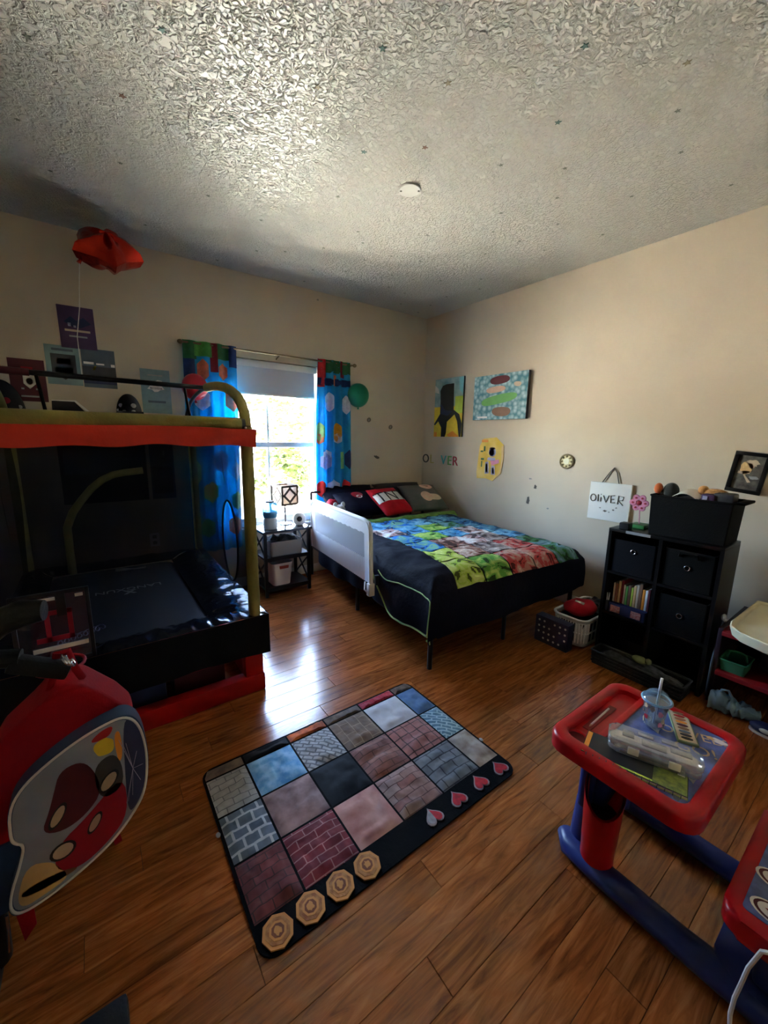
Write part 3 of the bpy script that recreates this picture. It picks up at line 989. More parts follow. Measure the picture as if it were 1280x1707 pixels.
def pad(side):
    def f(a, b):
        # a along the side, b from outer to inner edge
        ox0, ox1, oy0, oy1 = TX0 - 0.03, TX1 + 0.06, TY0 - 0.03, TY1 + 0.04
        ix0, ix1, iy0, iy1 = TX0 + 0.13, TX1 - 0.20, TY0 + 0.155, TY1 - 0.13
        if side == 0:
            p, q = (ox0 + (ox1 - ox0) * a, oy0), (ix0 + (ix1 - ix0) * a, iy0)
        elif side == 1:
            p, q = (ox1, oy0 + (oy1 - oy0) * a), (ix1, iy0 + (iy1 - iy0) * a)
        elif side == 2:
            p, q = (ox0 + (ox1 - ox0) * a, oy1), (ix0 + (ix1 - ix0) * a, iy1)
        else:
            p, q = (ox0, oy0 + (oy1 - oy0) * a), (ix0, iy0 + (iy1 - iy0) * a)
        x, yy = p[0] + (q[0] - p[0]) * b, p[1] + (q[1] - p[1]) * b
        z = 0.452 + 0.018 * math.sin(PI * b) - 0.022 * b
        z += (0.016 * noise.noise(Vector((x * (5 if side % 2 else 11), yy * (14 if side % 2 else 5), side))) + 0.010 * noise.noise(Vector((x * (9 if side % 2 else 30), yy * (34 if side % 2 else 9), 3)))) * math.sin(PI * b) ** 0.5
        return (x, yy, z)
    return f


for k in range(4):
    build('edge_pad', G().grid(pad(k), 110, 18), 'pad_pvc', t, angle=70)
g = G()
g.grid(lambda a, b: (TX0 - 0.035 + (TX1 + 0.065 - TX0 + 0.035) * a, TY0 - 0.034 + 0.004 * math.sin(30 * a) * b, 0.452 - 0.215 * b + 0.006 * math.sin(11 * a) * b), 50, 6, 0.004)
build('skirt', g, 'black_cloth', t, angle=60)
build('skirt', G().grid(lambda a, b: (TX1 + 0.065 + 0.004 * math.sin(30 * a) * b, TY0 - 0.034 + (TY1 + 0.07 - TY0) * a, 0.452 - 0.215 * b), 40, 6, 0.004), 'black_cloth', t, angle=60)
build('mat_lettering', text_g('LANGXUN', 0.075, lambda p: (0.115 - p.x, 2.90 - p.y, 0.4205 + p.z), 0.0005), 'ink_grey', t)
build('mat_emblem', G().prism([(0.08, 2.80), (0.10, 2.80), (0.115, 2.82), (0.13, 2.80), (0.15, 2.80), (0.125, 2.835), (0.15, 2.865), (0.13, 2.865), (0.115, 2.85), (0.10, 2.865), (0.08, 2.865), (0.105, 2.835)], onfloor(0), 0.42, 0.4212), 'ink_grey', t)
build('mat_scribble', G().tube([(-0.20 + 0.17 * k / 60 + 0.014 * math.sin(k * 0.8), 2.13 + 0.09 * k / 60 + 0.030 * math.cos(k * 0.8), 0.486) for k in range(61)], 0.0028, 5), 'ink_lavender', t)
# curved foam handle standing on the far side
hp = [(-0.182, 3.40, 0.43), (-0.182, 3.40, 0.60), (-0.18, 3.4, 0.757), (-0.14, 3.4, 0.86), (-0.087, 3.4, 0.936), (-0.02, 3.4, 1.02), (0.044, 3.4, 1.075), (0.11, 3.4, 1.108), (0.172, 3.4, 1.12), (0.295, 3.4, 1.133)]
build('curved_handle', G().tube(hp, 0.024, 12), 'foam_olive', t)
# red moulded base
g = G()
g.box(TX0, TX1 + 0.04, TY0 - 0.02, TY0 + 0.05, 0.0, 0.10, bev=0.012)
build('base_rail', g, 'base_red', t)
build('base_rail', G().box(TX1 - 0.03, TX1 + 0.04, TY0 + 0.05, TY1, 0.0, 0.10, bev=0.012), 'base_red', t)
build('base_rail', G().box(TX0, TX1 + 0.04, TY1, TY1 + 0.06, 0.0, 0.10, bev=0.012), 'base_red', t)
build('base_rail', G().box(TX0, TX0 + 0.07, TY0 + 0.05, TY1, 0.0, 0.10, bev=0.012), 'base_red', t)
for (px, py) in ((TX1 - 0.015, TY0 + 0.025), (TX1 - 0.015, TY1), (TX0 + 0.05, TY0 + 0.025), (TX0 + 0.05, TY1)):
    build('leg', G().box(px - 0.05, px + 0.05, py - 0.035, py + 0.035, 0.09, 0.40, bev=0.012), 'base_red', t)
# a sock left on the mat
g = G()
g.grid(lambda a, b: (0.06 + 0.19 * a, 3.335 + 0.028 * (b - 0.5) * (1 + 0.3 * math.sin(9 * a)) - 0.02 * a, 0.4215 + 0.016 * math.sin(PI * b) * (0.6 + 0.4 * math.sin(5 * a + 1))), 20, 8)
one('sock', g, 'grey_cloth', 'crumpled pale sock lying on the far side of the trampoline mat', 'sock')
# things stored underneath
t = thing('storage_box', 'dark blue storage box under the trampoline behind the red base rail', 'box', (0.12, 2.30, 0))
build('body', G().box(-0.05, 0.20, 2.14, 2.45, 0.0, 0.17, bev=0.01), 'ink_navy', t)
build('lid', G().box(-0.06, 0.21, 2.13, 2.46, 0.17, 0.19, bev=0.006), 'ink_navy', t)
t = thing('storage_bin', 'flat dark red bin stored under the trampoline, right of the blue box', 'bin', (0.38, 2.36, 0))
build('body', G().box(0.24, 0.50, 2.18, 2.62, 0.0, 0.13, bev=0.012), 'ink_maroon', t)
build('lid', G().box(0.23, 0.51, 2.17, 2.63, 0.13, 0.15, bev=0.006), 'ink_crimson', t)

# ------------------------------------------------------------------ mini basketball hoop in front of the trampoline
t = thing('basketball_hoop', 'mini basketball hoop with a clear black framed backboard', 'basketball hoop', (-0.18, 1.92, 0.49))
BX0, BX1, BZ0, BZ1, BY = -0.30, -0.060, 0.50, 0.80, 1.90
clear('acrylic', (0.93, 0.95, 0.97), 0.06, 0.05, 0.1, body=(0.5, 0.5, 0.52))
build('backboard', G().box(BX0, BX1, BY - 0.002, BY + 0.002, BZ0, BZ1), 'acrylic', t)
for a in ((BX0, BX0 + 0.014, BZ0, BZ1), (BX1 - 0.014, BX1, BZ0, BZ1), (BX0, BX1, BZ1 - 0.014, BZ1), (BX0, BX1, BZ0, BZ0 + 0.014)):
    build('frame_bar', G().box(a[0], a[1], BY - 0.007, BY + 0.007, a[2], a[3], bev=0.002), 'black_plastic', t)
build('white_line', G().box(BX0 + 0.02, BX1 - 0.10, BY - 0.004, BY - 0.002, BZ1 - 0.034, BZ1 - 0.022), 'paper_white', t)
build('white_line', G().box(BX1 - 0.045, BX1 - 0.02, BY - 0.004, BY - 0.002, BZ1 - 0.034, BZ1 - 0.022), 'paper_white', t)
build('white_line', G().box(BX0 + 0.05, BX1 - 0.02, BY - 0.004, BY - 0.002, BZ0 + 0.062, BZ0 + 0.080), 'paper_white', t)
sq = (-0.205, -0.12, 0.60, 0.725)
for a in ((sq[0], sq[0] + 0.016, sq[2], sq[3]), (sq[1] - 0.016, sq[1], sq[2], sq[3]), (sq[0], sq[1], sq[3] - 0.018, sq[3]), (sq[0] - 0.03, sq[1], sq[2], sq[2] + 0.02)):
    build('target_line', G().box(a[0], a[1], BY - 0.005, BY - 0.002, a[2], a[3]), 'ink_crimson', t)
build('bracket', G().box(-0.21, -0.15, BY + 0.005, 1.99, 0.45, 0.52, bev=0.005), 'black_plastic', t)
build('strap', G().box(-0.165, -0.135, BY - 0.009, BY - 0.006, 0.70, 0.80), 'black_plastic', t)
build('rim', G().ring((-0.17, BY - 0.085, 0.535), 0.075, 0.006, (0, 0, 1), 24), 'ink_crimson', t)
build('rim_arm', G().box(-0.19, -0.15, BY - 0.02, BY - 0.005, 0.52, 0.55, bev=0.003), 'black_plastic', t)

# ------------------------------------------------------------------ dark stand and backpack in the left foreground
t = thing('exercise_stand', 'black floor stand with padded handle, cut by the left edge', 'stand', (-0.30, 1.2, 0))
mat('rubber_black', (0.008, 0.008, 0.008), 0.45, spec=0.4, bump=0.15, bscale=120)
build('post', G().tube([(-0.33, 1.24, 0.03), (-0.31, 1.24, 0.50), (-0.285, 1.22, 0.90)], [0.034, 0.032, 0.028], 14), 'black_metal', t)
build('handle_grip', G().tube([(-0.30, 1.22, 0.86), (-0.26, 1.21, 0.925), (-0.215, 1.20, 0.965), (-0.165, 1.19, 0.985), (-0.125, 1.18, 0.985)], [0.030, 0.032, 0.033, 0.031, 0.024], 16), 'rubber_black', t)
build('hook_arm', G().box(-0.205, -0.085, 1.17, 1.205, 0.822, 0.862, bev=0.008, rot=Matrix.Rotation(R(28), 3, 'Y'), piv=(-0.145, 1.19, 0.85)), 'rubber_black', t)
build('hook_arm', G().tube([(-0.29, 1.22, 0.85), (-0.24, 1.20, 0.885), (-0.18, 1.19, 0.875)], 0.022, 10), 'rubber_black', t)
build('coil_ring', G().ring((-0.098, 1.185, 0.845), 0.016, 0.004, (1, 0, 0.5)).ring((-0.092, 1.185, 0.842), 0.016, 0.004, (1, 0, 0.5)), 'chrome', t)
build('foot', G().box(-0.42, -0.055, 0.86, 0.965, 0.0, 0.045, bev=0.010), 'rubber_black', t)
build('foot', G().box(-0.42, -0.315, 0.95, 1.30, 0.0, 0.04, bev=0.010), 'rubber_black', t)
build('trim', G().tube([(-0.292, 1.19, 0.09), (-0.285, 1.19, 0.16), (-0.283, 1.19, 0.20)], 0.003, 6), 'chrome', t)

t = thing('backpack', 'red and blue child backpack hanging from the black stand', 'backpack', (-0.12, 1.22, 0.2))
mat('bag_red', (0.33, 0.003, 0.012), 0.75, spec=0.2, bump=0.15, bscale=150)
mat('bag_blue', (0.025, 0.06, 0.15), 0.65)
mat('bag_silver', (0.30, 0.33, 0.42), 0.45, vary=0.1)
FACE = Matrix(((1, 0, 0, 0), (0, 0, -1, 1.2), (0, 1, 0, 0), (0, 0, 0, 1)))  # (x, z) -> vertical plane, local z toward the camera
body = [(-0.16, 0.735), (-0.12, 0.762), (-0.075, 0.755), (-0.005, 0.675), (0.028, 0.62), (0.030, 0.45), (0.0, 0.33), (-0.06, 0.27), (-0.22, 0.20), (-0.30, 0.19), (-0.335, 0.35), (-0.315, 0.53), (-0.25, 0.66)]
g = G().prism(body, FACE, -0.14, 0.0)
bmesh.ops.bevel(g.bm, geom=[e for e in g.bm.edges], offset=0.022, segments=3, affect='EDGES', profile=0.6)
build('body', g, 'bag_red', t, angle=50)
pouch = [(-0.243, 0.447), (-0.238, 0.515), (-0.212, 0.562), (-0.165, 0.60), (-0.096, 0.638), (-0.04, 0.656), (-0.002, 0.662), (0.024, 0.645), (0.040, 0.60), (0.046, 0.52), (0.036, 0.43), (0.012, 0.375), (-0.049, 0.305), (-0.12, 0.262), (-0.19, 0.232), (-0.245, 0.220), (-0.266, 0.238), (-0.262, 0.285), (-0.235, 0.36), (-0.222, 0.41), (-0.240, 0.425)]
pc = (-0.10, 0.44)


def smooth(poly, n=3):
    for _ in range(n):
        out = []
        for k in range(len(poly)):
            a, b = poly[k], poly[(k + 1) % len(poly)]
            out += [(a[0] * 0.75 + b[0] * 0.25, a[1] * 0.75 + b[1] * 0.25), (a[0] * 0.25 + b[0] * 0.75, a[1] * 0.25 + b[1] * 0.75)]
        poly = out
    return poly


pouch = smooth(pouch, 2)


def scl(poly, k, c=pc):
    return [(c[0] + (x - c[0]) * k, c[1] + (y - c[1]) * k) for x, y in poly]


build('side_pocket', G().prism(smooth([(-0.335, 0.36), (-0.24, 0.42), (-0.22, 0.25), (-0.31, 0.18)], 2), FACE, -0.01, 0.006), 'bag_blue', t)
po = build('pocket', G().prism(scl(pouch, 1.03), FACE, -0.005, 0.045), 'bag_blue', t)
build('pocket_panel', G().prism(scl(pouch, 0.97), FACE, 0.045, 0.0475), 'bag_silver', t)
build('piping', G().tube([FACE @ Vector((x, y, 0.047)) for x, y in scl(pouch, 1.0)], 0.0032, 6, closed=True), 'paper_white', t)
# printed colour shapes on the panel
prints = [('navy', [(0.0, 0.655), (0.022, 0.640), (0.037, 0.60), (0.043, 0.52), (0.033, 0.435), (0.008, 0.38), (-0.012, 0.37), (-0.008, 0.5)]),
          ('crimson', [(-0.012, 0.50), (-0.01, 0.37), (-0.06, 0.31), (-0.13, 0.27), (-0.18, 0.30), (-0.16, 0.37), (-0.10, 0.41)]),
          ('gold', [(-0.18, 0.33), (-0.165, 0.30), (-0.15, 0.26), (-0.20, 0.245), (-0.245, 0.235), (-0.252, 0.27), (-0.225, 0.35)]),
          ('brown', [(-0.245, 0.28), (-0.20, 0.29), (-0.14, 0.285), (-0.13, 0.272), (-0.19, 0.262), (-0.24, 0.262)]),
          ('maroon', [(-0.14, 0.57), (-0.10, 0.58), (-0.075, 0.55), (-0.06, 0.47), (-0.10, 0.42), (-0.15, 0.40), (-0.19, 0.42), (-0.17, 0.47), (-0.155, 0.52)]),
          ('yellow', blob(-0.045, 0.595, 0.022, 0.026, jit=0.1)),
          ('orange', [(-0.024, 0.62), (-0.008, 0.63), (-0.008, 0.55), (-0.02, 0.53)]),
          ('red', [(-0.075, 0.62), (-0.05, 0.642), (-0.02, 0.648), (-0.03, 0.622), (-0.055, 0.615)]),
          ('charcoal', [(-0.07, 0.55), (-0.03, 0.57), (-0.012, 0.53), (-0.014, 0.46), (-0.06, 0.44), (-0.075, 0.49)])]
for c, poly in prints:
    build('print', G().prism(smooth(poly, 2), FACE, 0.0475, 0.0482), 'ink_' + c, t)
for cx, cz, rx, rz, a in ((-0.045, 0.49, 0.013, 0.026, -0.6), (-0.155, 0.45, 0.010, 0.028, -0.5), (-0.155, 0.345, 0.022, 0.018, 0.5), (-0.085, 0.385, 0.009, 0.024, -0.5)):
    q = [(cx + (x - cx) * math.cos(a) - (z - cz) * math.sin(a), cz + (x - cx) * math.sin(a) + (z - cz) * math.cos(a)) for x, z in circ(cx, cz, rx, rz)]
    build('print', G().prism(q, FACE, 0.0484, 0.0490), 'ink_tan', t)
    build('print', G().prism(scl(q, 1.3, (cx, cz)), FACE, 0.0480, 0.0485), 'ink_black', t)
g = G()
wc = (0.010, 0.50)
tips = []
for k in range(9):
    a = -1.9 + k * 0.48
    tips.append((wc[0] + 0.024 * math.cos(a * 2), wc[1] + 0.10 * math.sin(a)))
    g.tube([FACE @ Vector((wc[0], wc[1], 0.0485)), FACE @ Vector((*tips[-1], 0.0485))], 0.0006, 4)
build('print_lines', g, 'ink_lavender', t)
build('hang_loop', G().tube([(-0.145, 1.25, 0.745), (-0.128, 1.215, 0.80), (-0.115, 1.19, 0.868), (-0.095, 1.19, 0.866), (-0.085, 1.215, 0.80), (-0.075, 1.25, 0.75)], 0.009, 8, flat=0.4), 'bag_red', t)
build('strap', G().prism([(-0.062, 0.34), (-0.046, 0.34), (-0.034, 0.245), (-0.052, 0.24)], FACE, -0.004, 0.0), 'bag_red', t)
build('strap', G().prism([(-0.275, 0.25), (-0.235, 0.25), (-0.235, 0.12), (-0.262, 0.085)], FACE, -0.004, 0.0), 'bag_red', t)
build('zip_pull', G().tube([(-0.268, 1.195, 0.615), (-0.278, 1.192, 0.588)], 0.003, 6), 'chrome', t)

# ------------------------------------------------------------------ nightstand and what stands on it
NX0, NX1, NY0, NY1, NH = 1.115, 1.545, 3.23, 3.56, 0.595
t = thing('nightstand', 'black nightstand with crossed side braces and open shelves under the window', 'nightstand', (1.33, 3.4, 0))
mat('smoked_top', (0.05, 0.05, 0.055), 0.12, coat=0.5)
build('top', G().box(NX0 - 0.012, NX1 + 0.012, NY0 - 0.012, NY1 + 0.012, NH - 0.022, NH, bev=0.003), 'smoked_top', t)
for px in (NX0, NX1 - 0.026):
    for py in (NY0, NY1 - 0.026):
        build('leg', G().box(px, px + 0.026, py, py + 0.026, 0, NH - 0.022, bev=0.002), 'black_metal', t)
for zz in (0.06, 0.335):
    build('shelf', G().box(NX0 + 0.004, NX1 - 0.004, NY0 + 0.004, NY1 - 0.004, zz, zz + 0.018), 'black_wood', t)
    build('rail', G().box(NX0 + 0.026, NX1 - 0.026, NY0 + 0.002, NY0 + 0.02, zz - 0.012, zz + 0.022), 'black_metal', t)
for px in (NX0 + 0.013, NX1 - 0.013):
    for z0, z1 in ((0.36, 0.57), (0.085, 0.32)):
        build('cross_brace', G().tube([(px, NY0 + 0.02, z0), (px, NY1 - 0.02, z1)], 0.008, 6), 'black_metal', t)
        build('cross_brace', G().tube([(px, NY0 + 0.02, z1), (px, NY1 - 0.02, z0)], 0.008, 6), 'black_metal', t)
# water jar
t = thing('humidifier', 'clear blue topped humidifier on the nightstand, left of the lamp', 'humidifier', (1.215, 3.34, NH))
clear('aqua', (0.42, 0.72, 0.86), 0.35, 0.05, 0.12, body=(0.25, 0.62, 0.82))
c = (1.215, 3.34, NH)
build('base', G().lathe([(0.055, 0), (0.060, 0.01), (0.062, 0.085), (0.055, 0.10)], c, 26), mat('humid_grey', (0.55, 0.56, 0.60), 0.4), t)
build('tank', G().lathe([(0.055, 0.10), (0.066, 0.13), (0.066, 0.205), (0.055, 0.228), (0.035, 0.235)], c, 26, cap=False), 'aqua', t)
build('water', G().lathe([(0.052, 0.101), (0.062, 0.13), (0.062, 0.155), (0.0, 0.155)], c, 26), mat('water_blue', (0.10, 0.50, 0.75), 0.1), t)
build('nozzle', G().lathe([(0.036, 0.232), (0.036, 0.245), (0.018, 0.250), (0.016, 0.232)], c, 20), 'black_plastic', t)
# cube lamp
t = thing('table_lamp', 'table lamp with a cube shade of dark diamonds and frames on the nightstand', 'lamp', (1.40, 3.45, NH))
c = (1.40, 3.45, NH)
build('base', G().lathe([(0.062, 0), (0.062, 0.008), (0.02, 0.018), (0.008, 0.022)], c, 24), 'chrome', t)
build('stem', G().lathe([(0.007, 0.02), (0.007, 0.10), (0.014, 0.115), (0.008, 0.13), (0.010, 0.15), (0.007, 0.16), (0.007, 0.21)], c, 12), mat('stem_dark', (0.12, 0.10, 0.09), 0.4), t)
LRZ = R(-12)
Lm = Matrix.Translation((1.40, 3.45, NH + 0.275)) @ Matrix.Rotation(-LRZ, 4, 'Z')
lw = 0.082
mat('shade_paper', (0.70, 0.58, 0.48), 0.7, trans=0.45, col2=(0.78, 0.68, 0.60), vscale=12)
mat('shade_frame', (0.06, 0.035, 0.02), 0.6)
g = G()
for k in range(4):
    mx = Lm @ Matrix.Rotation(k * PI / 2, 4, 'Z') @ Matrix.Translation((lw - 0.002, 0, 0)) @ Matrix.Rotation(PI / 2, 4, 'Y')
    g.prism([(-lw, -lw), (lw, -lw), (lw, lw), (-lw, lw)], mx, -0.001, 0.001)
sh = build('shade', g, 'shade_paper', t)
for k in range(4):
    g = G()
    mx = Lm @ Matrix.Rotation(k * PI / 2, 4, 'Z') @ Matrix.Translation((lw, 0, 0)) @ Matrix.Rotation(PI / 2, 4, 'Y')
    w = 0.019
    for a, b in (((-lw, -lw), (lw, -lw)), ((lw, -lw), (lw, lw)), ((lw, lw), (-lw, lw)), ((-lw, lw), (-lw, -lw)), ((0, -0.062), (0.062, 0)), ((0.062, 0), (0, 0.062)), ((0, 0.062), (-0.062, 0)), ((-0.062, 0), (0, -0.062)), ((0, -0.05), (0, -lw)), ((0, 0.05), (0, lw)), ((0.05, 0), (lw, 0)), ((-0.05, 0), (-lw, 0))):
        a, b = Vector(a), Vector(b)
        d = (b - a).normalized()
        n = Vector((-d.y, d.x)) * w / 2
        g.prism([tuple(a + n), tuple(a - n), tuple(b - n), tuple(b + n)], mx, 0.0, 0.004)
    g.bm.normal_update()
    build('shade_frame', g, 'shade_frame', sh)
# round speaker
t = thing('speaker', 'small round grey speaker with dark centre on the nightstand', 'speaker', (1.478, 3.315, NH))
q = Matrix.Rotation(R(-62), 4, 'Z') @ Matrix.Rotation(R(90), 4, 'Y')
q = Matrix.Rotation(R(-110), 4, 'Z') @ Matrix.Rotation(R(82), 4, 'Y')
c = Vector((1.478, 3.315, NH + 0.062))
build('housing', G().lathe([(0.0, -0.035), (0.045, -0.033), (0.058, -0.02), (0.060, 0.01), (0.055, 0.025), (0.042, 0.030)], c, 26, mtx=q), 'white_plastic', t)
build('grille', G().lathe([(0.042, 0.030), (0.030, 0.026), (0.0, 0.022)], c, 22, cap=False, mtx=q), 'chip_grey', t)
build('driver', G().lathe([(0.024, 0.030), (0.018, 0.034), (0.0, 0.036)], c, 18, mtx=q), 'black_plastic', t)
build('foot', G().box(1.448, 1.508, 3.295, 3.340, NH, NH + 0.012, bev=0.004), 'chip_dark', t)
# fabric basket on the middle shelf
t = thing('fabric_basket', 'grey fabric basket of dark odds and ends on the nightstand middle shelf', 'basket', (1.33, 3.38, 0.353))


def openbox(x0, x1, y0, y1, z0, z1, th=0.006, flare=0.0, bev=0.0):
    g = G()
    cx, cy = (x0 + x1) / 2, (y0 + y1) / 2

    def rg(z, s, fl):
        k = 1 + fl
        pts = rrect(cx + (x0 - cx) * k + s, cx + (x1 - cx) * k - s, cy + (y0 - cy) * k + s, cy + (y1 - cy) * k - s, max(0.004, min(x1 - x0, y1 - y0) * bev - s if bev else 0.008), 4)
        return [g.bm.verts.new((a, b, z)) for a, b in pts]
    rr = [rg(z0, 0, 0), rg(z1, 0, flare), rg(z1, th, flare), rg(z0 + th, th, 0)]
    n = len(rr[0])
    g.bm.faces.new(rr[0][::-1])
    for a, b in zip(rr, rr[1:]):
        for k in range(n):
            g.bm.faces.new((a[k], a[(k + 1) % n], b[(k + 1) % n], b[k]))
    g.bm.faces.new(rr[-1])
    return g


def pile(x0, x1, y0, y1, z, h, seed=0.0, n=26):
    return G().grid(lambda a, b: (x0 + (x1 - x0) * a, y0 + (y1 - y0) * b, z + h * (0.55 + 0.6 * noise.noise(Vector((a * 5 + seed, b * 4, seed)))) * min(1, 5 * a, 5 * (1 - a)) ** 0.5 * min(1, 5 * b, 5 * (1 - b)) ** 0.5), n, n // 2)


build('body', openbox(1.185, 1.475, 3.255, 3.50, 0.354, 0.485, 0.008, 0.05, 0.1), 'grey_cloth', t)
build('contents', pile(1.19, 1.47, 3.26, 3.495, 0.44, 0.09, 2.0), 'dark_stuff', t, kind='stuff')
t = thing('plastic_bin', 'white tapered plastic bin with a red label on the nightstand bottom shelf', 'bin', (1.29, 3.38, 0.078))
build('body', openbox(1.205, 1.365, 3.27, 3.46, 0.0785, 0.285, 0.005, 0.22, 0.2), 'white_plastic', t)
build('label', G().prism([(1.255, 0.235), (1.335, 0.235), (1.338, 0.262), (1.252, 0.262)], Matrix(((1, 0, 0, 0), (0, 0, -1, 3.252), (0, 1, 0, 0), (0, 0, 0, 1))), 0, 0.003), mat('label_red', (0.45, 0.07, 0.04), 0.5), t)

# ------------------------------------------------------------------ bed (local frame: x across, -y toward the foot)
HB = (1.73, 3.585, 0)
BR = R(-5.16)
bed = thing('bed', 'full size black metal bed with navy comforter in the corner', 'bed', HB, BR)
BWD, BLN = 1.39, 1.98


def bp(name, g, mt, angle=35, parent=None):
    return build(name, g, mt, parent or bed, world=False, angle=angle)


for u in (0, BWD):
    bp('headboard_post', G().tube([(u, 0, 0), (u, 0, 0.855)], 0.013, 12), 'black_metal')
bp('headboard_rail', G().tube([(0, 0, 0.85), (BWD, 0, 0.85)], 0.011, 10), 'black_metal')
bp('headboard_rail', G().tube([(0, 0, 0.50), (BWD, 0, 0.50)], 0.011, 10), 'black_metal')
for k in range(1, 8):
    bp('headboard_spindle', G().tube([(BWD * k / 8, 0, 0.50), (BWD * k / 8, 0, 0.85)], 0.006, 8), 'black_metal')
for u in (0.01, BWD - 0.01):
    bp('side_rail', G().box(u - 0.013, u + 0.013, -BLN, 0, 0.285, 0.325), 'black_metal')
    for v in (-1.0, -BLN + 0.012):
        bp('leg', G().tube([(u, v, 0), (u, v, 0.30)], 0.016, 12), 'black_metal')
bp('foot_rail', G().box(0, BWD, -BLN - 0.01, -BLN + 0.016, 0.285, 0.325), 'black_metal')
bp('center_rail', G().box(BWD / 2 - 0.013, BWD / 2 + 0.013, -BLN, 0, 0.285, 0.32), 'black_metal')
for v in (-0.1, -1.0, -BLN + 0.05):
    bp('leg', G().tube([(BWD / 2, v, 0), (BWD / 2, v, 0.29)], 0.014, 10), 'black_metal')
for k in range(10):
    v = -0.12 - k * (BLN - 0.2) / 9
    bp('slat', G().box(0.015, BWD - 0.015, v - 0.02, v + 0.02, 0.318, 0.328), 'black_metal')
bp('mattress', G().box(0.0, BWD, -BLN + 0.01, -0.02, 0.330, 0.535, bev=0.035, seg=4), mat('sheet_navy', (0.02, 0.022, 0.05), 0.8, bump=0.1))
ZT = 0.575


def comf(a, b, off=0.0):
    """comforter surface; a across from the left hem, b from the head edge to the foot hem"""
    LD, TW, RD = 0.34, BWD, 0.16
    V0 = 0.55
    TL, FD = BLN - V0 + 0.01, 0.36
    s = a * (LD + TW + RD) - LD
    tt = b * (TL + FD)
    kb = min(1, max(0, (b - 0.42) / 0.16))
    dl = max(0, -s) * (0.16 + 0.84 * kb * kb * (3 - 2 * kb))
    dr = max(0, s - TW)
    df = max(0, tt - TL) * (1 - 0.25 * a)
    u = min(max(s, 0), TW)
    v = V0 + min(tt, TL)
    drop = max(dl, dr, df)
    if dl and df:
        drop = max(dl, df) * 0.9 + 0.1 * (dl + df) * 0.5
    e = lambda d: 0.03 + 0.025 * math.sin(min(1, d / 0.2) * PI / 2)
    bulge = 0.06 * math.sin(PI * min(1, dl / LD)) * (0.6 + 0.5 * math.sin(5 * b + 1))
    if dl:
        u = -e(dl) * min(1, dl / 0.05) - bulge - 0.02 * math.sin(22 * b) * dl / LD
    if dr:
        u = TW + 0.8 * e(dr) * min(1, dr / 0.05)
    if df:
        v = V0 + TL + e(df) * min(1, df / 0.05) + 0.012 * math.sin(18 * a) * df / FD
    edge = min(1, min(s + 0.001, TW - s, TL - tt) / 0.10) if not drop else 0
    z = ZT + 0.035 * math.sqrt(max(0, edge)) - drop
    wr = 0.014 * noise.noise(Vector((a * 16, b * 9, 1))) + 0.008 * noise.noise(Vector((a * 30, b * 24, 4)))
    z += wr * (1 if not drop else 0.6)
    # bunching over the head edge
    z += 0.02 * math.exp(-tt * tt / 0.01)
    if drop:
        z = max(z, 0.19)
    nx = Vector((-1, 0, 0.2)) if dl else Vector((1, 0, 0.2)) if dr else Vector((0, -1, 0.2)) if df else Vector((0, 0, 1))
    nx.normalize()
    p = Vector((u, -v, z)) + nx * off
    return p


bp('comforter', G().grid(lambda a, b: comf(a, b), 110, 110), 'navy_cloth', 70)
hem = [comf(0.0, 0.42 + 0.58 * k / 60, 0.004) for k in range(61)]
bp('piping', G().tube(hem, 0.006, 6), 'piping_green')
loop = [comf(0.10 + 0.035 * math.sin(k / 30 * 2.5), 0.5 + 0.48 * k / 40, 0.004) for k in range(41)]
bp('piping', G().tube(loop, 0.004, 6), 'piping_green')

# quilt squares printed on the comforter: columns across, rows head to foot
def quiltmat(name, c, c2):
    """blotchy printed picture of a few flat colours on puffy cloth"""
    mt = mat(name, c, 0.75, bump=0.5, bscale=26, spec=0.25)
    nt = mt.node_tree
    tc = nt.nodes.new('ShaderNodeTexCoord')
    n = nt.nodes.new('ShaderNodeTexNoise')
    n.inputs['Scale'].default_value = 12
    n.inputs['Detail'].default_value = 2.5
    n.inputs['Distortion'].default_value = 0.8
    nt.links.new(tc.outputs['Object'], n.inputs['Vector'])
    rp = nt.nodes.new('ShaderNodeValToRGB')
    rp.color_ramp.interpolation = 'CONSTANT'
    mid = tuple((a + b) / 2 for a, b in zip(c, c2))
    dark = tuple(a * 0.22 for a in c)
    e = rp.color_ramp.elements
    e[0].position, e[0].color = 0.0, (*dark, 1)
    e[1].position, e[1].color = 0.40, (*c, 1)
    for p, q in ((0.48, mid), (0.56, c2), (0.66, tuple(min(1, a * 1.3 + 0.05) for a in c2)), (0.70, dark)):
        k = e.new(p)
        k.color = (*q, 1)
    nt.links.new(n.outputs['Fac'], rp.inputs['Fac'])
    nt.links.new(rp.outputs[0], nt.nodes['Principled BSDF'].inputs['Base Color'])


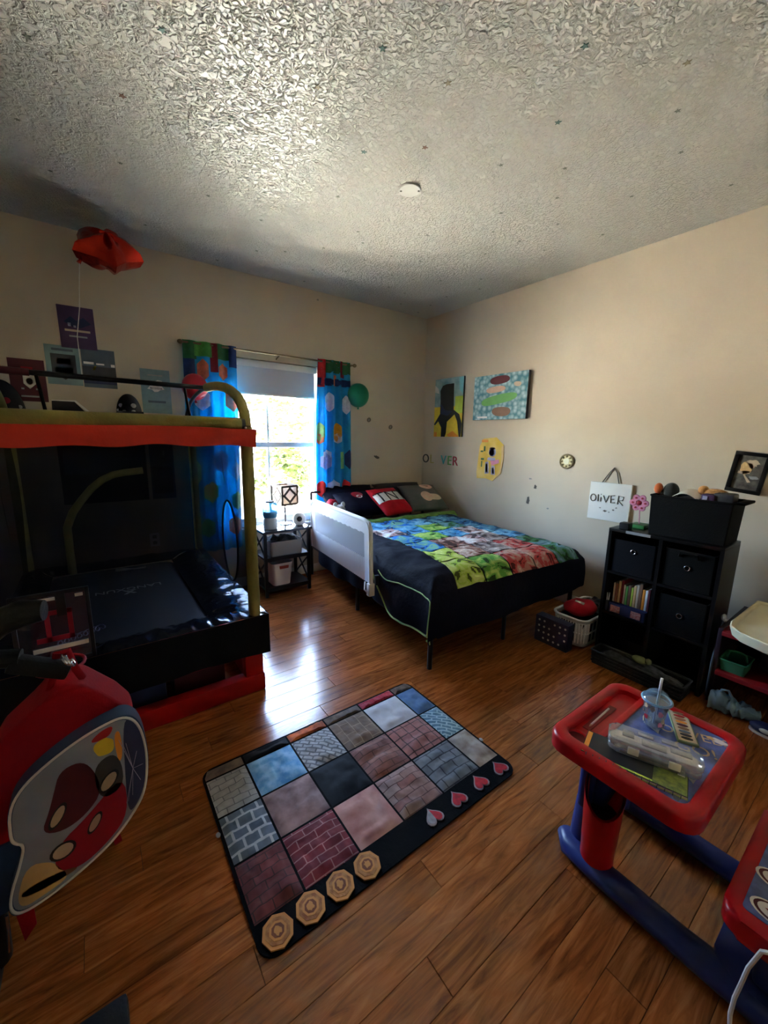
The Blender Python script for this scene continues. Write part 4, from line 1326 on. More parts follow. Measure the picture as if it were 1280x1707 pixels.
for nm, c, c2 in (('sky', (0.05, 0.28, 0.58), (0.22, 0.52, 0.70)), ('meadow', (0.12, 0.36, 0.05), (0.45, 0.62, 0.14)), ('clay', (0.30, 0.12, 0.09), (0.62, 0.50, 0.44)), ('lime', (0.40, 0.56, 0.06), (0.58, 0.68, 0.20)), ('rose', (0.52, 0.05, 0.05), (0.55, 0.36, 0.30)), ('ocean', (0.03, 0.14, 0.30), (0.16, 0.42, 0.55)), ('snow', (0.50, 0.30, 0.28), (0.80, 0.80, 0.80)), ('forest', (0.04, 0.20, 0.05), (0.16, 0.32, 0.40)), ('stone', (0.24, 0.18, 0.18), (0.52, 0.46, 0.44)), ('azure', (0.02, 0.20, 0.60), (0.20, 0.45, 0.30))):
    quiltmat('quilt_' + nm, c, c2)
quilt = [['sky', 'azure', 'sky', 'ocean', 'ocean'], ['snow', 'sky', 'meadow', 'forest', 'ocean'], ['azure', 'meadow', 'sky', 'snow', 'ocean'], ['azure', 'clay', 'snow', 'stone', 'sky'], ['lime', 'clay', 'stone', 'rose', 'forest'], ['lime', 'meadow', 'rose', 'rose', 'forest']]
rows = len(quilt)
for i, rw in enumerate(quilt):
    for j, q in enumerate(rw):
        a_lo, a_hi = 0.255, 0.895

        def pf(s, tt):
            b0, b1 = 0.035, 0.835
            fr = (i + 0.03 + 0.94 * tt) / rows
            b = b0 + (b1 - b0) * fr
            a0 = a_lo + 0.045 * math.sin(fr * PI)
            a = a0 + (a_hi - a0) * (j + 0.025 + 0.95 * s) / 5
            return comf(a, b, 0.006)
        bp('quilt_square', G().grid(pf, 12, 12, 0.004), 'quilt_' + q, 70)
# green turned-back edge of the sheet
bp('sheet_fold', G().grid(lambda a, b: (0.02 + (BWD - 0.03) * a, -0.50 - 0.13 * b + 0.015 * math.sin(9 * a), 0.612 + 0.036 * math.sin(PI * b) + 0.012 * noise.noise(Vector((a * 12, b * 3, 2)))), 50, 8, 0.006), mat('sheet_green', (0.13, 0.25, 0.04), 0.75, vary=0.25, vscale=20, bump=0.2), 70)
bp('bed_skirt', G().grid(lambda a, b: (-0.028 - 0.012 * math.sin(26 * a) * b, -0.25 - 1.45 * a, 0.40 - (0.19 + 0.025 * math.sin(7 * a)) * b), 50, 6), 'navy_cloth', 70)
bmx = RM[bed.name]


# pillows (each its own thing)
def pillow(name, label, w, h, th, mt, loc, tilt, rz, prints=(), letters=None, group='pillows at the head of the bed'):
    t = thing(name, label, 'pillow', bmx @ Vector(loc), group=group, rot=(R(tilt), 0, BR + R(rz)))

    def f(x, yy, s=1):
        e = max(0, 1 - abs(x) ** 2.6) * max(0, 1 - abs(yy) ** 2.6)
        pin = 1 - 0.07 * (1 - abs(x) ** 2) * abs(yy) ** 4
        return Vector((x * w / 2 * (1 - 0.06 * (1 - yy * yy) * abs(x) ** 4), h / 2 + yy * h / 2 * pin, th / 2 + s * th / 2 * e ** 0.5 * (1 + 0.10 * noise.noise(Vector((x * 3, yy * 3, w))))))
    g = G()
    g.grid(lambda a, b: f(a * 2 - 1, b * 2 - 1, 1), 30, 30)
    g.grid(lambda a, b: f(a * 2 - 1, b * 2 - 1, -1), 30, 30)
    bmesh.ops.remove_doubles(g.bm, verts=g.bm.verts, dist=0.0008)
    build('cushion', g, mt, t, world=False, angle=80)
    for mm, x0, x1, y0, y1, rnd in prints:
        g = G()
        if rnd:
            def pf(a, r):
                return f((x0 + x1) / 2 + (x1 - x0) / 2 * r * math.cos(2 * PI * a), (y0 + y1) / 2 + (y1 - y0) / 2 * r * math.sin(2 * PI * a)) + Vector((0, 0, 0.003))
            g.grid(lambda a, b: pf(a, 0.03 + 0.97 * b), 24, 8, closeu=True)
        else:
            g.grid(lambda a, b: f(x0 + (x1 - x0) * a, y0 + (y1 - y0) * b) + Vector((0, 0, 0.0025)), 24, 16)
        build('print', g, mm, t, world=False, angle=80)
    if letters:
        s, size, cy = letters
        g = text_g(s, size, lambda p: p, 0.0)
        bmesh.ops.subdivide_edges(g.bm, edges=g.bm.edges, cuts=2)
        g.move(lambda p: f(p.x / (w / 2), cy + p.y / (h / 2)) + Vector((0, 0, 0.006)))
        build('lettering', g, 'ink_black', t, world=False, angle=80)
    return t


pillow('pillow', 'plain dark navy pillow at the back, by the headboard rail', 0.62, 0.42, 0.14, 'navy_cloth', (0.40, -0.22, 0.585), 36, 0)
pillow('pillow', 'dark pillow against the wall corner, behind the photo pillow', 0.62, 0.42, 0.14, mat('pillow_dark', (0.014, 0.014, 0.022), 0.8, bump=0.2), (1.04, -0.22, 0.585), 36, 0)
pillow('pillow', 'navy pillow with a red and white round print, left of the lettered pillow', 0.50, 0.36, 0.12, 'navy_cloth', (0.44, -0.36, 0.595), 32, 3,
       [('ink_crimson', -0.35, 0.15, 0.15, 0.75, True), ('ink_white', -0.2, 0.08, 0.12, 0.38, True), ('ink_crimson', -0.12, 0.0, 0.2, 0.3, True)])
pillow('pillow', 'red pillow with a white band and bold black letters', 0.40, 0.40, 0.11, mat('pillow_red', (0.42, 0.006, 0.016), 0.8, spec=0.2, bump=0.2, bscale=25, vary=0.2), (0.76, -0.46, 0.605), 33, 12,
       [('ink_white', -0.99, 0.99, -0.20, 0.42, False)], ('TNT', 0.20, 0.10))
pillow('pillow', 'grey green pillow printed with pale rounded shapes, nearest the wall', 0.46, 0.42, 0.12, mat('pillow_print', (0.05, 0.065, 0.05), 0.7, col2=(0.10, 0.09, 0.08), vscale=6), (1.14, -0.45, 0.605), 32, -6,
       [('ink_skin', -0.25, 0.35, -0.55, 0.15, True), ('ink_tan', -0.05, 0.85, -0.5, -0.02, True), ('ink_skin', 0.0, 0.7, 0.35, 0.9, True), ('ink_rust', 0.15, 0.5, 0.55, 0.75, True) if 'ink_rust' in MATS else ('ink_brown', 0.15, 0.5, 0.55, 0.75, True)])
# red cloth and white plush at the head, behind the guard
g = G().grid(lambda a, b: bmx @ Vector((0.03 + 0.34 * a, -0.10 - 0.24 * b, 0.615 + 0.19 * math.sin(PI * min(1, a * 1.3 + 0.12)) * math.sin(PI * b) ** 0.6 + 0.02 * noise.noise(Vector((a * 8, b * 8, 1))))), 24, 18)
one('blanket', g, 'red_cloth', 'bunched red blanket at the head of the bed behind the white guard', 'blanket', angle=70)
t = thing('plush_toy', 'white grey plush toy beside the red blanket at the bed head', 'plush toy', bmx @ Vector((0.16, -0.42, 0.575)))
mat('plush', (0.62, 0.60, 0.58), 0.95, sheen=0.4, bump=0.6, bscale=160)
pc0 = bmx @ Vector((0.16, -0.42, 0.575))
build('torso', G().ball(pc0 + Vector((0, 0, 0.075)), 0.075, (1.1, 1, 1)), 'plush', t)
build('head', G().ball(pc0 + Vector((-0.06, -0.03, 0.16)), 0.055), 'plush', t)
for dx in (-0.10, -0.02):
    build('ear', G().ball(pc0 + Vector((dx, -0.02, 0.21)), 0.022, (1, 0.6, 1.3), 10), 'plush', t)
for dx, dy in ((0.08, -0.05), (-0.08, -0.07)):
    build('paw', G().ball(pc0 + Vector((dx, dy, 0.04)), 0.035, (1, 1, 0.9), 12), 'plush', t)

# bed guard rail
t = thing('bed_guard', 'white fabric bed guard rail with a mesh window on the bed side', 'bed rail', bmx @ Vector((-0.075, -0.915, 0.41)), BR)


def gp(name, g, mt, angle=40):
    return build(name, g, mt, t, world=False, angle=angle)


GL, GZ = 1.09, 0.43   # length toward the foot, height (local frame: origin at mid length, bottom)


def gy(v):
    return GL / 2 - v


def gx(z):
    return -0.05 - 0.02 * z


fr = [(gx(0), gy(0), 0.0), (gx(0.38), gy(0), 0.38), (gx(0.43), gy(0.05), GZ - 0.01), (gx(GZ), gy(0.10), GZ), (gx(GZ), gy(GL - 0.10), GZ), (gx(0.43), gy(GL - 0.03), GZ - 0.01), (gx(0.38), gy(GL), 0.38), (gx(0), gy(GL), 0.0)]
gp('tube_frame', G().tube(fr, 0.016, 10), 'white_cloth')


def sheet(v0, v1, z0, z1, rip=0.0):
    return lambda a, b: (gx(z0 + (z1 - z0) * b) - 0.012 - rip * math.sin(a * 230) * (1 - 0.5 * b), gy(v0 + (v1 - v0) * a), z0 + (z1 - z0) * b)


gp('fabric_panel', G().grid(sheet(0.0, GL, 0.34, GZ), 24, 4, 0.003), 'white_cloth')
gp('fabric_panel', G().grid(sheet(0.0, 0.10, 0.0, 0.34), 4, 6, 0.003), 'white_cloth')
gp('fabric_panel', G().grid(sheet(GL - 0.07, GL, 0.0, 0.34), 4, 6, 0.003), 'white_cloth')
gp('gathered_panel', G().grid(sheet(0.10, GL - 0.07, 0.0, 0.17, 0.0028), 330, 5), 'white_cloth', 70)
clear('mesh_white', (0.85, 0.87, 0.90), 0.50, 0.4, 0.0, body=(0.78, 0.79, 0.82))
gp('mesh_window', G().grid(sheet(0.10, GL - 0.07, 0.165, 0.345, 0.001), 24, 4), 'mesh_white')
gp('foot_bracket', G().box(-0.075, -0.03, gy(GL) - 0.02, gy(GL) + 0.02, -0.09, 0.0, bev=0.006), 'white_plastic')
gp('foot_bracket', G().box(-0.02, 0.02, gy(GL) - 0.012, gy(GL) + 0.012, -0.02, 0.05, bev=0.004), 'black_plastic')
gp('strap', G().tube([(-0.07, gy(GL - 0.05), 0.0), (-0.085, gy(GL - 0.03), -0.05), (-0.07, gy(GL) + 0.01, -0.07)], 0.005, 6), 'white_cloth')

# ------------------------------------------------------------------ right wall decorations


def smooth0(poly, n=2):
    """corner cutting"""
    for _ in range(n):
        out = []
        for k in range(len(poly)):
            a, b = poly[k], poly[(k + 1) % len(poly)]
            out += [(a[0] * 0.75 + b[0] * 0.25, a[1] * 0.75 + b[1] * 0.25), (a[0] * 0.25 + b[0] * 0.75, a[1] * 0.25 + b[1] * 0.75)]
        poly = out
    return poly


def wallart(name, label, cat, y0, y1, z0, z1, base, depth, prints, side='ink_charcoal'):
    t = thing(name, label, cat, (RIGHT_X - depth / 2, (y0 + y1) / 2, z0))
    build('stretcher', G().box(RIGHT_X - depth, RIGHT_X - 0.001, y0, y1, z0, z1, bev=0.002), side, t)
    build('face', G().prism([(y0 + 0.001, z0 + 0.001), (y1 - 0.001, z0 + 0.001), (y1 - 0.001, z1 - 0.001), (y0 + 0.001, z1 - 0.001)], onright(depth), 0, 0.0012), base, t)
    lay = 0.0012
    for c, poly in prints:
        # a runs from the far (left in view) edge to the near edge
        pts = [(y1 + (y0 - y1) * a, z0 + (z1 - z0) * b) for a, b in poly]
        build('print', G().prism(pts, onright(depth), lay, lay + 0.0006), c, t)
        lay += 0.0003
    return t


mat('canvas_sky', (0.18, 0.36, 0.42), 0.6, col2=(0.45, 0.62, 0.62), vscale=9)
wallart('canvas_painting', 'tall canvas painting of dark shape with yellow panels', 'painting', 3.015, 3.445, 1.42, 2.05, 'canvas_sky', 0.02,
        [('ink_yellow', rc(0.0, 1.0, 0.0, 0.52)), ('ink_lime', rc(0.74, 1.0, 0.40, 0.68)), ('ink_white', [(0.0, 0.9), (0.12, 0.84), (0.16, 0.75), (0.0, 0.78)]), ('ink_cyan', [(0.85, 0.98), (1, 0.99), (1, 0.7), (0.88, 0.78)]),
         ('ink_black', [(0.0, 0.22), (0.22, 0.40), (0.22, 0.62), (0.20, 0.80), (0.28, 0.88), (0.42, 0.90), (0.68, 0.90), (0.70, 0.46), (0.90, 0.38), (1.0, 0.22), (0.98, 0.0), (0.92, 0.0), (0.84, 0.26), (0.74, 0.38), (0.48, 0.26), (0.46, 0.06), (0.42, 0.0), (0.28, 0.0), (0.28, 0.16), (0.16, 0.27), (0.04, 0.20)]),
         ('ink_yellow', [(0.04, 0.02), (0.24, 0.0), (0.28, 0.12), (0.18, 0.26), (0.04, 0.20)]), ('ink_orange', [(0.5, 0.04), (0.7, 0.10), (0.9, 0.02), (0.9, 0.0), (0.55, 0.0)]), ('ink_orange', rc(0.02, 0.12, 0.0, 0.08)), ('ink_navy', [(0.24, 0.40), (0.24, 0.58), (0.40, 0.46), (0.66, 0.44), (0.5, 0.36)])])
mat('pebble_teal', (0.10, 0.30, 0.36), 0.6)
nt = MATS['pebble_teal'].node_tree
vo = nt.nodes.new('ShaderNodeTexVoronoi')
vo.inputs['Scale'].default_value = 24
tc = nt.nodes.new('ShaderNodeTexCoord')
nt.links.new(tc.outputs['Object'], vo.inputs['Vector'])
rp = nt.nodes.new('ShaderNodeValToRGB')
rp.color_ramp.elements[0].color = (0.55, 0.74, 0.78, 1)
rp.color_ramp.elements[1].color = (0.06, 0.22, 0.28, 1)
rp.color_ramp.elements[1].position = 0.75
nt.links.new(vo.outputs['Distance'], rp.inputs[0])
nt.links.new(rp.outputs[0], nt.nodes['Principled BSDF'].inputs['Base Color'])
wallart('canvas_painting', 'wide canvas painting of teal pebbles with green and brown strokes', 'painting', 2.23, 2.855, 1.59, 2.015, 'pebble_teal', 0.035,
        [('ink_maroon', smooth0([(0.30, 0.94), (0.66, 0.97), (0.70, 0.80), (0.34, 0.76)])), ('ink_skin', smooth0([(0.24, 0.72), (0.60, 0.75), (0.63, 0.62), (0.27, 0.58)])), ('ink_green', smooth0([(0.16, 0.46), (0.50, 0.56), (0.84, 0.58), (0.82, 0.42), (0.48, 0.34), (0.18, 0.30)])), ('ink_brown', smooth0([(0.38, 0.28), (0.74, 0.27), (0.72, 0.06), (0.40, 0.08)])), ('ink_white', rc(0.10, 0.30, 0.04, 0.08)), ('ink_tan', smooth0([(0.76, 0.80), (0.90, 0.78), (0.88, 0.68), (0.77, 0.70)]))])
# loose letters
for ch, yy, col, lab in (('O', 3.585, 'charcoal', 'dark letter O stuck on the wall, first of the coloured letters'), ('L', 3.475, 'khaki', 'pale yellow letter L stuck on the wall'), ('V', 3.285, 'teal', 'teal letter V stuck on the wall'), ('E', 3.187, 'green', 'green letter E stuck on the wall'), ('R', 3.098, 'crimson', 'red letter R stuck on the wall, last of the coloured letters')):
    g = text_g(ch, 0.145, lambda p: p, 0.003)
    c = Vector((0, 0, 0))
    xs = [v.co.x for v in g.bm.verts]
    ys = [v.co.y for v in g.bm.verts]
    mx, my = (min(xs) + max(xs)) / 2, (min(ys) + max(ys)) / 2
    mx2 = onright(0.0)
    g.move(lambda p: (RIGHT_X - 0.0035 - p.z, yy - (p.x - mx) * 1.0, 1.163 - (3.585 - yy) * 0.012 + (p.y - my)))
    one('wall_letter', g, 'ink_' + col, lab, 'letter', 'coloured letters on the right wall')
# yellow paper drawing
t = thing('paper_drawing', 'yellow cut paper drawing taped below the wide canvas', 'drawing', (RIGHT_X, 2.62, 0.98))
mat('paper_yellow', (0.78, 0.50, 0.05), 0.7, col2=(0.84, 0.62, 0.20), vscale=7)
ypoly = [(2.765, 1.33), (2.72, 1.405), (2.56, 1.42), (2.468, 1.345), (2.46, 1.22), (2.48, 1.07), (2.575, 0.985), (2.66, 1.005), (2.78, 0.998), (2.79, 1.06)]
build('sheet', G().prism(ypoly, onright(0.001), 0, 0.003), 'paper_yellow', t)
build('edge_fold', G().prism([(2.468, 1.345), (2.46, 1.22), (2.48, 1.07), (2.575, 0.985), (2.568, 0.995), (2.495, 1.08), (2.482, 1.21), (2.49, 1.33)], onright(0.004), 0, 0.004), 'ink_gold', t)
for c, poly in (('lavender', circ(2.60, 1.275, 0.045, 0.045)), ('white', circ(2.605, 1.27, 0.034, 0.034)), ('lavender', [(2.65, 1.22), (2.56, 1.22), (2.56, 1.19), (2.66, 1.19)]), ('pink', [(2.62, 1.19), (2.515, 1.205), (2.51, 1.17), (2.60, 1.14)]), ('lavender', [(2.68, 1.17), (2.64, 1.18), (2.63, 1.06), (2.68, 1.05)]), ('white', [(2.675, 1.15), (2.65, 1.16), (2.645, 1.07), (2.67, 1.06)]), ('lavender', [(2.60, 1.14), (2.56, 1.14), (2.55, 1.05), (2.60, 1.05)]), ('white', [(2.59, 1.12), (2.57, 1.12), (2.562, 1.06), (2.59, 1.06)]), ('orange', rc(2.66, 2.74, 1.37, 1.395)), ('darkgreen', rc(2.69, 2.71, 1.28, 1.33)), ('darkgreen', rc(2.715, 2.75, 1.27, 1.285)), ('darkgreen', rc(2.70, 2.74, 1.19, 1.21)), ('darkgreen', rc(2.72, 2.735, 1.12, 1.18)), ('maroon', circ(2.60, 1.31, 0.035, 0.012))):
    build('print', G().prism(poly, onright(0.004), 0, 0.0012), 'ink_' + c, t)
# round ornament
t = thing('wall_ornament', 'small round cream ornament with a dark rim on the right wall', 'ornament', (RIGHT_X, 1.815, 1.165))
build('rim', G().ring((RIGHT_X - 0.008, 1.815, 1.227), 0.057, 0.007, (1, 0, 0), 24), mat('orn_rim', (0.28, 0.22, 0.12), 0.5), t)
build('disc', G().prism(circ(1.815, 1.227, 0.056, n=24), onright(), 0, 0.007), mat('orn_cream', (0.62, 0.54, 0.30), 0.6, vary=0.2, vscale=40), t)
build('centre', G().prism(blob(1.815, 1.227, 0.027, 0.027, jit=0.15), onright(0.007), 0, 0.003), mat('orn_light', (0.78, 0.76, 0.58), 0.5), t)
for k in range(8):
    a = PI * k / 4
    build('bead', G().ball((RIGHT_X - 0.008, 1.815 + 0.042 * math.cos(a), 1.227 + 0.042 * math.sin(a)), 0.009, n=8), 'orn_rim', t)
# white hanging sign with scratchy lettering
t = thing('hanging_sign', 'white square canvas sign with thin scrawled letters and string', 'sign', (RIGHT_X, 1.43, 0.775))
build('canvas', G().box(RIGHT_X - 0.022, RIGHT_X - 0.001, 1.277, 1.585, 0.785, 1.082, bev=0.003), 'paper_white', t)
build('string', G().tube([(RIGHT_X - 0.012, 1.50, 1.08), (RIGHT_X - 0.008, 1.455, 1.16), (RIGHT_X - 0.006, 1.425, 1.20), (RIGHT_X - 0.008, 1.40, 1.165), (RIGHT_X - 0.012, 1.375, 1.08)], 0.004, 6), 'chip_dark', t)
strokes = [[circ(1.552, 0.955, 0.021, 0.027, 12) + [(1.573, 0.955)]], [[(1.515, 0.985), (1.513, 0.93)]], [[(1.493, 0.93), (1.492, 0.965)], [(1.492, 0.985), (1.491, 0.99)]], [[(1.475, 0.98), (1.452, 0.93), (1.432, 0.985)]], [[(1.385, 0.935), (1.415, 0.93), (1.418, 0.985), (1.388, 0.99)], [(1.418, 0.958), (1.392, 0.96)]], [[(1.365, 0.925), (1.362, 0.99), (1.325, 0.985), (1.33, 0.958), (1.36, 0.955), (1.325, 0.92)]]]
mat('twig', (0.16, 0.13, 0.10), 0.8)
for st in strokes:
    g = G()
    for pl in st:
        g.tube([onright(0.023) @ Vector((a, b, 0.001)) for a, b in pl], 0.0038, 6)
    build('letter', g, 'twig', t)
for a, b, w in ((1.45, 0.86, 0.012), (1.49, 0.88, 0.006), (1.39, 0.875, 0.009), (1.37, 0.895, 0.006), (1.42, 0.855, 0.005)):
    build('mark', G().prism(blob(a, b, w, w * 0.6), onright(0.022), 0, 0.0015), 'twig', t)
# framed picture hung askew
t = thing('picture_frame', 'black framed picture hung askew above the storage tote', 'picture frame', (RIGHT_X, 0.66, 1.10), rot=(R(6), 0, 0))
fm = Matrix.Translation((0, 0, 0))


def fpart(name, y0, y1, z0, z1, d, mt):
    build(name, G().box(-d, -0.001, y0, y1, z0, z1, bev=0.002), mt, t, world=False)


fpart('frame_bar', -0.085, 0.085, 0.0, 0.022, 0.022, 'black_wood')
fpart('frame_bar', -0.085, 0.085, 0.228, 0.25, 0.022, 'black_wood')
fpart('frame_bar', -0.085, -0.063, 0.022, 0.228, 0.022, 'black_wood')
fpart('frame_bar', 0.063, 0.085, 0.022, 0.228, 0.022, 'black_wood')
fpart('picture', -0.063, 0.063, 0.022, 0.228, 0.010, mat('photo_ground', (0.06, 0.055, 0.05), 0.35, col2=(0.17, 0.15, 0.13), vscale=30))
for c, poly in (('gold', blob(0.015, 0.15, 0.028, 0.035)), ('tan', blob(-0.01, 0.185, 0.028, 0.02)), ('skin', blob(-0.01, 0.165, 0.012, 0.012)), ('tan', [(0.02, 0.12), (0.03, 0.125), (-0.01, 0.065), (-0.025, 0.07)]), ('tan', blob(0.02, 0.125, 0.03, 0.01)), ('grey', blob(-0.035, 0.10, 0.022, 0.01))):
    build('print', G().prism(poly, Matrix(((0, 0, -1, -0.010), (1, 0, 0, 0), (0, 1, 0, 0), (0, 0, 0, 1))), 0, 0.0008), 'ink_' + c, t, world=False)

# ------------------------------------------------------------------ cube bookcase
SX0, SX1, SY0, SY1, SH = 2.615, 2.905, 0.555, 1.135, 0.862
t = thing('bookcase', 'black six cube bookcase with fabric bins near the right wall', 'bookcase', (2.76, 0.845, 0))
TH = 0.018
build('side_panel', G().box(SX0, SX1, SY0, SY0 + TH, 0, SH - TH), 'black_wood', t)
build('side_panel', G().box(SX0, SX1, SY1 - TH, SY1, 0, SH - TH), 'black_wood', t)
MY = (SY0 + SY1) / 2
build('divider', G().box(SX0, SX1 - 0.005, MY - TH / 2, MY + TH / 2, TH, SH - TH), 'black_wood', t)
build('top_panel', G().box(SX0 - 0.003, SX1, SY0, SY1, SH - TH, SH, bev=0.002), 'black_wood', t)
zs = [0.02, 0.295, 0.57]
for zz in zs:
    build('shelf', G().box(SX0 + 0.002, SX1 - 0.005, SY0 + TH, SY1 - TH, zz, zz + 0.015), 'black_wood', t)
build('back_panel', G().box(SX1 - 0.005, SX1, SY0 + TH, SY1 - TH, 0.02, SH - TH), 'black_wood', t)
mat('bin_black', (0.0035, 0.0033, 0.003), 0.85, spec=0.15, bump=0.15, bscale=200)
mat('bin_navy', (0.0045, 0.0045, 0.007), 0.85, spec=0.15, bump=0.15, bscale=200)


def cubebin(label, y0, y1, z0, z1, x0=SX0 + 0.012, m_='bin_black', ringz=None, handle=False):
    t = thing('fabric_bin', label, 'bin', ((x0 + 2.88) / 2, (y0 + y1) / 2, z0), group='black fabric bins in the bookcase')
    build('body', openbox(x0, 2.885, y0, y1, z0, z1, 0.005), m_, t)
    rz_ = ringz or (z0 + z1) / 2 + 0.04
    build('pull_ring', G().ring((x0 - 0.004, (y0 + y1) / 2, rz_), 0.013, 0.0028, (1, 0, 0)), 'chrome', t)
    if handle:
        build('handle', G().tube([(x0 - 0.003, (y0 + y1) / 2 + 0.045, z1 - 0.035), (x0 - 0.016, (y0 + y1) / 2 + 0.04, z1 - 0.01), (x0 - 0.016, (y0 + y1) / 2 - 0.04, z1 - 0.01), (x0 - 0.003, (y0 + y1) / 2 - 0.045, z1 - 0.035)], 0.006, 6), m_, t)
    return t


cubebin('navy black bin in the top left cube of the bookcase', MY + 0.02, SY1 - 0.03, 0.586, 0.795, m_='bin_navy', ringz=0.735)
cubebin('black bin with a strap handle in the top right cube of the bookcase', SY0 + 0.03, MY - 0.02, 0.586, 0.805, ringz=0.71, handle=True)
cubebin('black bin in the middle right cube of the bookcase', SY0 + 0.03, MY - 0.02, 0.311, 0.53, ringz=0.425)
one('tape_strip', G().box(SX0 - 0.0042, SX0 - 0.0032, 0.90, 1.035, SH - 0.0175, SH - 0.0005), 'ink_grey', 'grey strip stuck along the top front edge of the bookcase', 'strip')
# books
bc = ['tan', 'rust', 'gold', 'crimson', 'tan', 'green', 'brown', 'lime', 'gold', 'tan', 'brown', 'orange', 'white', 'maroon']
mat('ink_rust', (0.42, 0.14, 0.07), 0.6)
words = ['leftmost tan book', 'rust red book second from the left', 'golden book third from the left', 'crimson book fourth from the left', 'tan book beside the crimson one', 'green book near the middle', 'brown book near the middle, right of the green one', 'lime green book right of the middle', 'golden book right of the lime one', 'tan book right of the second golden one', 'brown book right of the middle', 'orange book third from the right', 'white book second from the right, leaning', 'maroon book at the right end']
yy = 1.088
for k, c in enumerate(bc):
    w = random.uniform(0.010, 0.0165)
    hgt = random.uniform(0.185, 0.225)
    g = G().box(SX0 + 0.055, SX0 + 0.20, yy - w, yy, 0.3105, 0.3105 + hgt, bev=0.0015)
    o = thing('book', words[k] + ' on the bookcase middle shelf', 'book', (SX0 + 0.12, yy - w / 2, 0.3105), group='books in the bookcase')
    build('cover', g, 'ink_' + c, o)
    build('pages', G().box(SX0 + 0.06, SX0 + 0.203, yy - w + 0.002, yy - 0.002, 0.3105 + 0.003, 0.3105 + hgt + 0.001), 'paper_white', o)
    yy -= w + 0.0022
t = thing('card_box', 'dark blue card box with two red labels in front of the books', 'box', (SX0 + 0.03, 0.98, 0.3105))
build('body', openbox(SX0 + 0.012, SX0 + 0.048, 0.872, 1.09, 0.3105, 0.375, 0.003), 'ink_navy', t)
for a in (1.045, 0.925):
    build('label', G().box(SX0 + 0.0095, SX0 + 0.012, a - 0.028, a + 0.028, 0.318, 0.362), mat('label_rose', (0.42, 0.10, 0.10), 0.6, col2=(0.55, 0.36, 0.34), vscale=90), t)
t = thing('marker_pot', 'cup of pale markers beside the books at the left of the shelf', 'marker pot', (SX0 + 0.04, 1.104, 0.3105))
build('pot', G().lathe([(0.009, 0), (0.010, 0.07), (0.0085, 0.07), (0.0085, 0.004)], (SX0 + 0.03, 1.104, 0.3105), 14), 'ink_slate', t)
for k in range(2):
    build('marker', G().tube([(SX0 + 0.028 + 0.006 * k, 1.105 - 0.004 * k, 0.316), (SX0 + 0.024 + 0.008 * k, 1.107 - 0.010 * k, 0.43)], 0.0035, 6), 'ink_white', t)
# low basket in front
t = thing('wicker_basket', 'low dark wicker basket on the floor in front of the bookcase', 'basket', (2.54, 0.85, 0))
mat('wicker', (0.012, 0.010, 0.008), 0.6, vary=0.4, vscale=60, bump=0.8, bscale=120)
build('body', openbox(2.475, 2.60, 0.60, 1.085, 0.0, 0.085, 0.008, 0.03, 0.08), 'wicker', t)
for zz in (0.02, 0.042, 0.064):
    build('weave', G().tube([(x, yq, zz) for x, yq in rrect(2.472, 2.603, 0.597, 1.088, 0.012)], 0.006, 6, closed=True), 'wicker', t)
build('rim', G().tube([(x, yq, 0.088) for x, yq in rrect(2.470, 2.604, 0.592, 1.093, 0.014)], 0.006, 6, closed=True), mat('wicker_rim', (0.035, 0.032, 0.03), 0.5), t)
build('contents', pile(2.485, 2.59, 0.62, 1.07, 0.05, 0.06, 5.0), 'dark_stuff', t, kind='stuff')
# toys in the bottom of the bookcase
t = thing('toy_animal', 'small greenish toy animal lying in the wicker basket', 'toy', (2.54, 0.84, 0.085))
build('torso', G().ball((2.54, 0.84, 0.115), 0.028, (1, 1.5, 0.8), 12), mat('toy_green', (0.16, 0.17, 0.07), 0.6), t)
build('head', G().ball((2.53, 0.79, 0.128), 0.018, n=10), 'toy_green', t)

# on top of the bookcase
mat('tote_cloth', (0.0045, 0.0045, 0.005), 0.85, spec=0.15, bump=0.15, bscale=160)
t = thing('storage_tote', 'large black fabric tote full of toys on top of the bookcase', 'storage tote', (2.77, 0.76, SH))
build('body', openbox(2.66, 2.89, 0.57, 0.935, SH + 0.001, 1.092, 0.007, 0.05), 'tote_cloth', t)
build('rim', G().tube([(x, yq, 1.092) for x, yq in rrect(2.651, 2.899, 0.558, 0.947, 0.02)], 0.006, 6, closed=True), 'tote_cloth', t)
build('flap', G().box(2.68, 2.87, 0.52, 0.56, 1.085, 1.10, bev=0.005), 'tote_cloth', t)
build('contents', pile(2.67, 2.88, 0.58, 0.925, 1.04, 0.07, 8.0), 'dark_stuff', t, kind='stuff')
t = thing('plush_toy', 'orange and black plush sticking out of the left of the tote', 'plush toy', (2.78, 0.91, 1.08))
build('torso', G().ball((2.78, 0.885, 1.115), 0.045, (0.9, 0.9, 1.1)), mat('plush_dark', (0.02, 0.022, 0.02), 0.95, sheen=0.3), t)
build('foot', G().ball((2.76, 0.945, 1.125), 0.026, (1.0, 0.9, 1.3), 12), mat('plush_orange', (0.62, 0.13, 0.03), 0.9, sheen=0.3), t)
build('leg', G().tube([(2.78, 0.90, 1.10), (2.765, 0.935, 1.105)], 0.02, 8), 'plush_dark', t)
t = thing('plush_toy', 'tan orange plush lying on top of the tote at its right', 'plush toy', (2.80, 0.68, 1.10))
build('torso', G().ball((2.80, 0.68, 1.125), 0.035, (0.9, 1.7, 0.7)), mat('plush_tan', (0.58, 0.26, 0.07), 0.9, sheen=0.3, bump=0.5, bscale=100), t)
build('head', G().ball((2.80, 0.735, 1.135), 0.027, n=12), 'plush_tan', t)
build('paw', G().ball((2.77, 0.645, 1.12), 0.018, n=10), 'plush_tan', t)
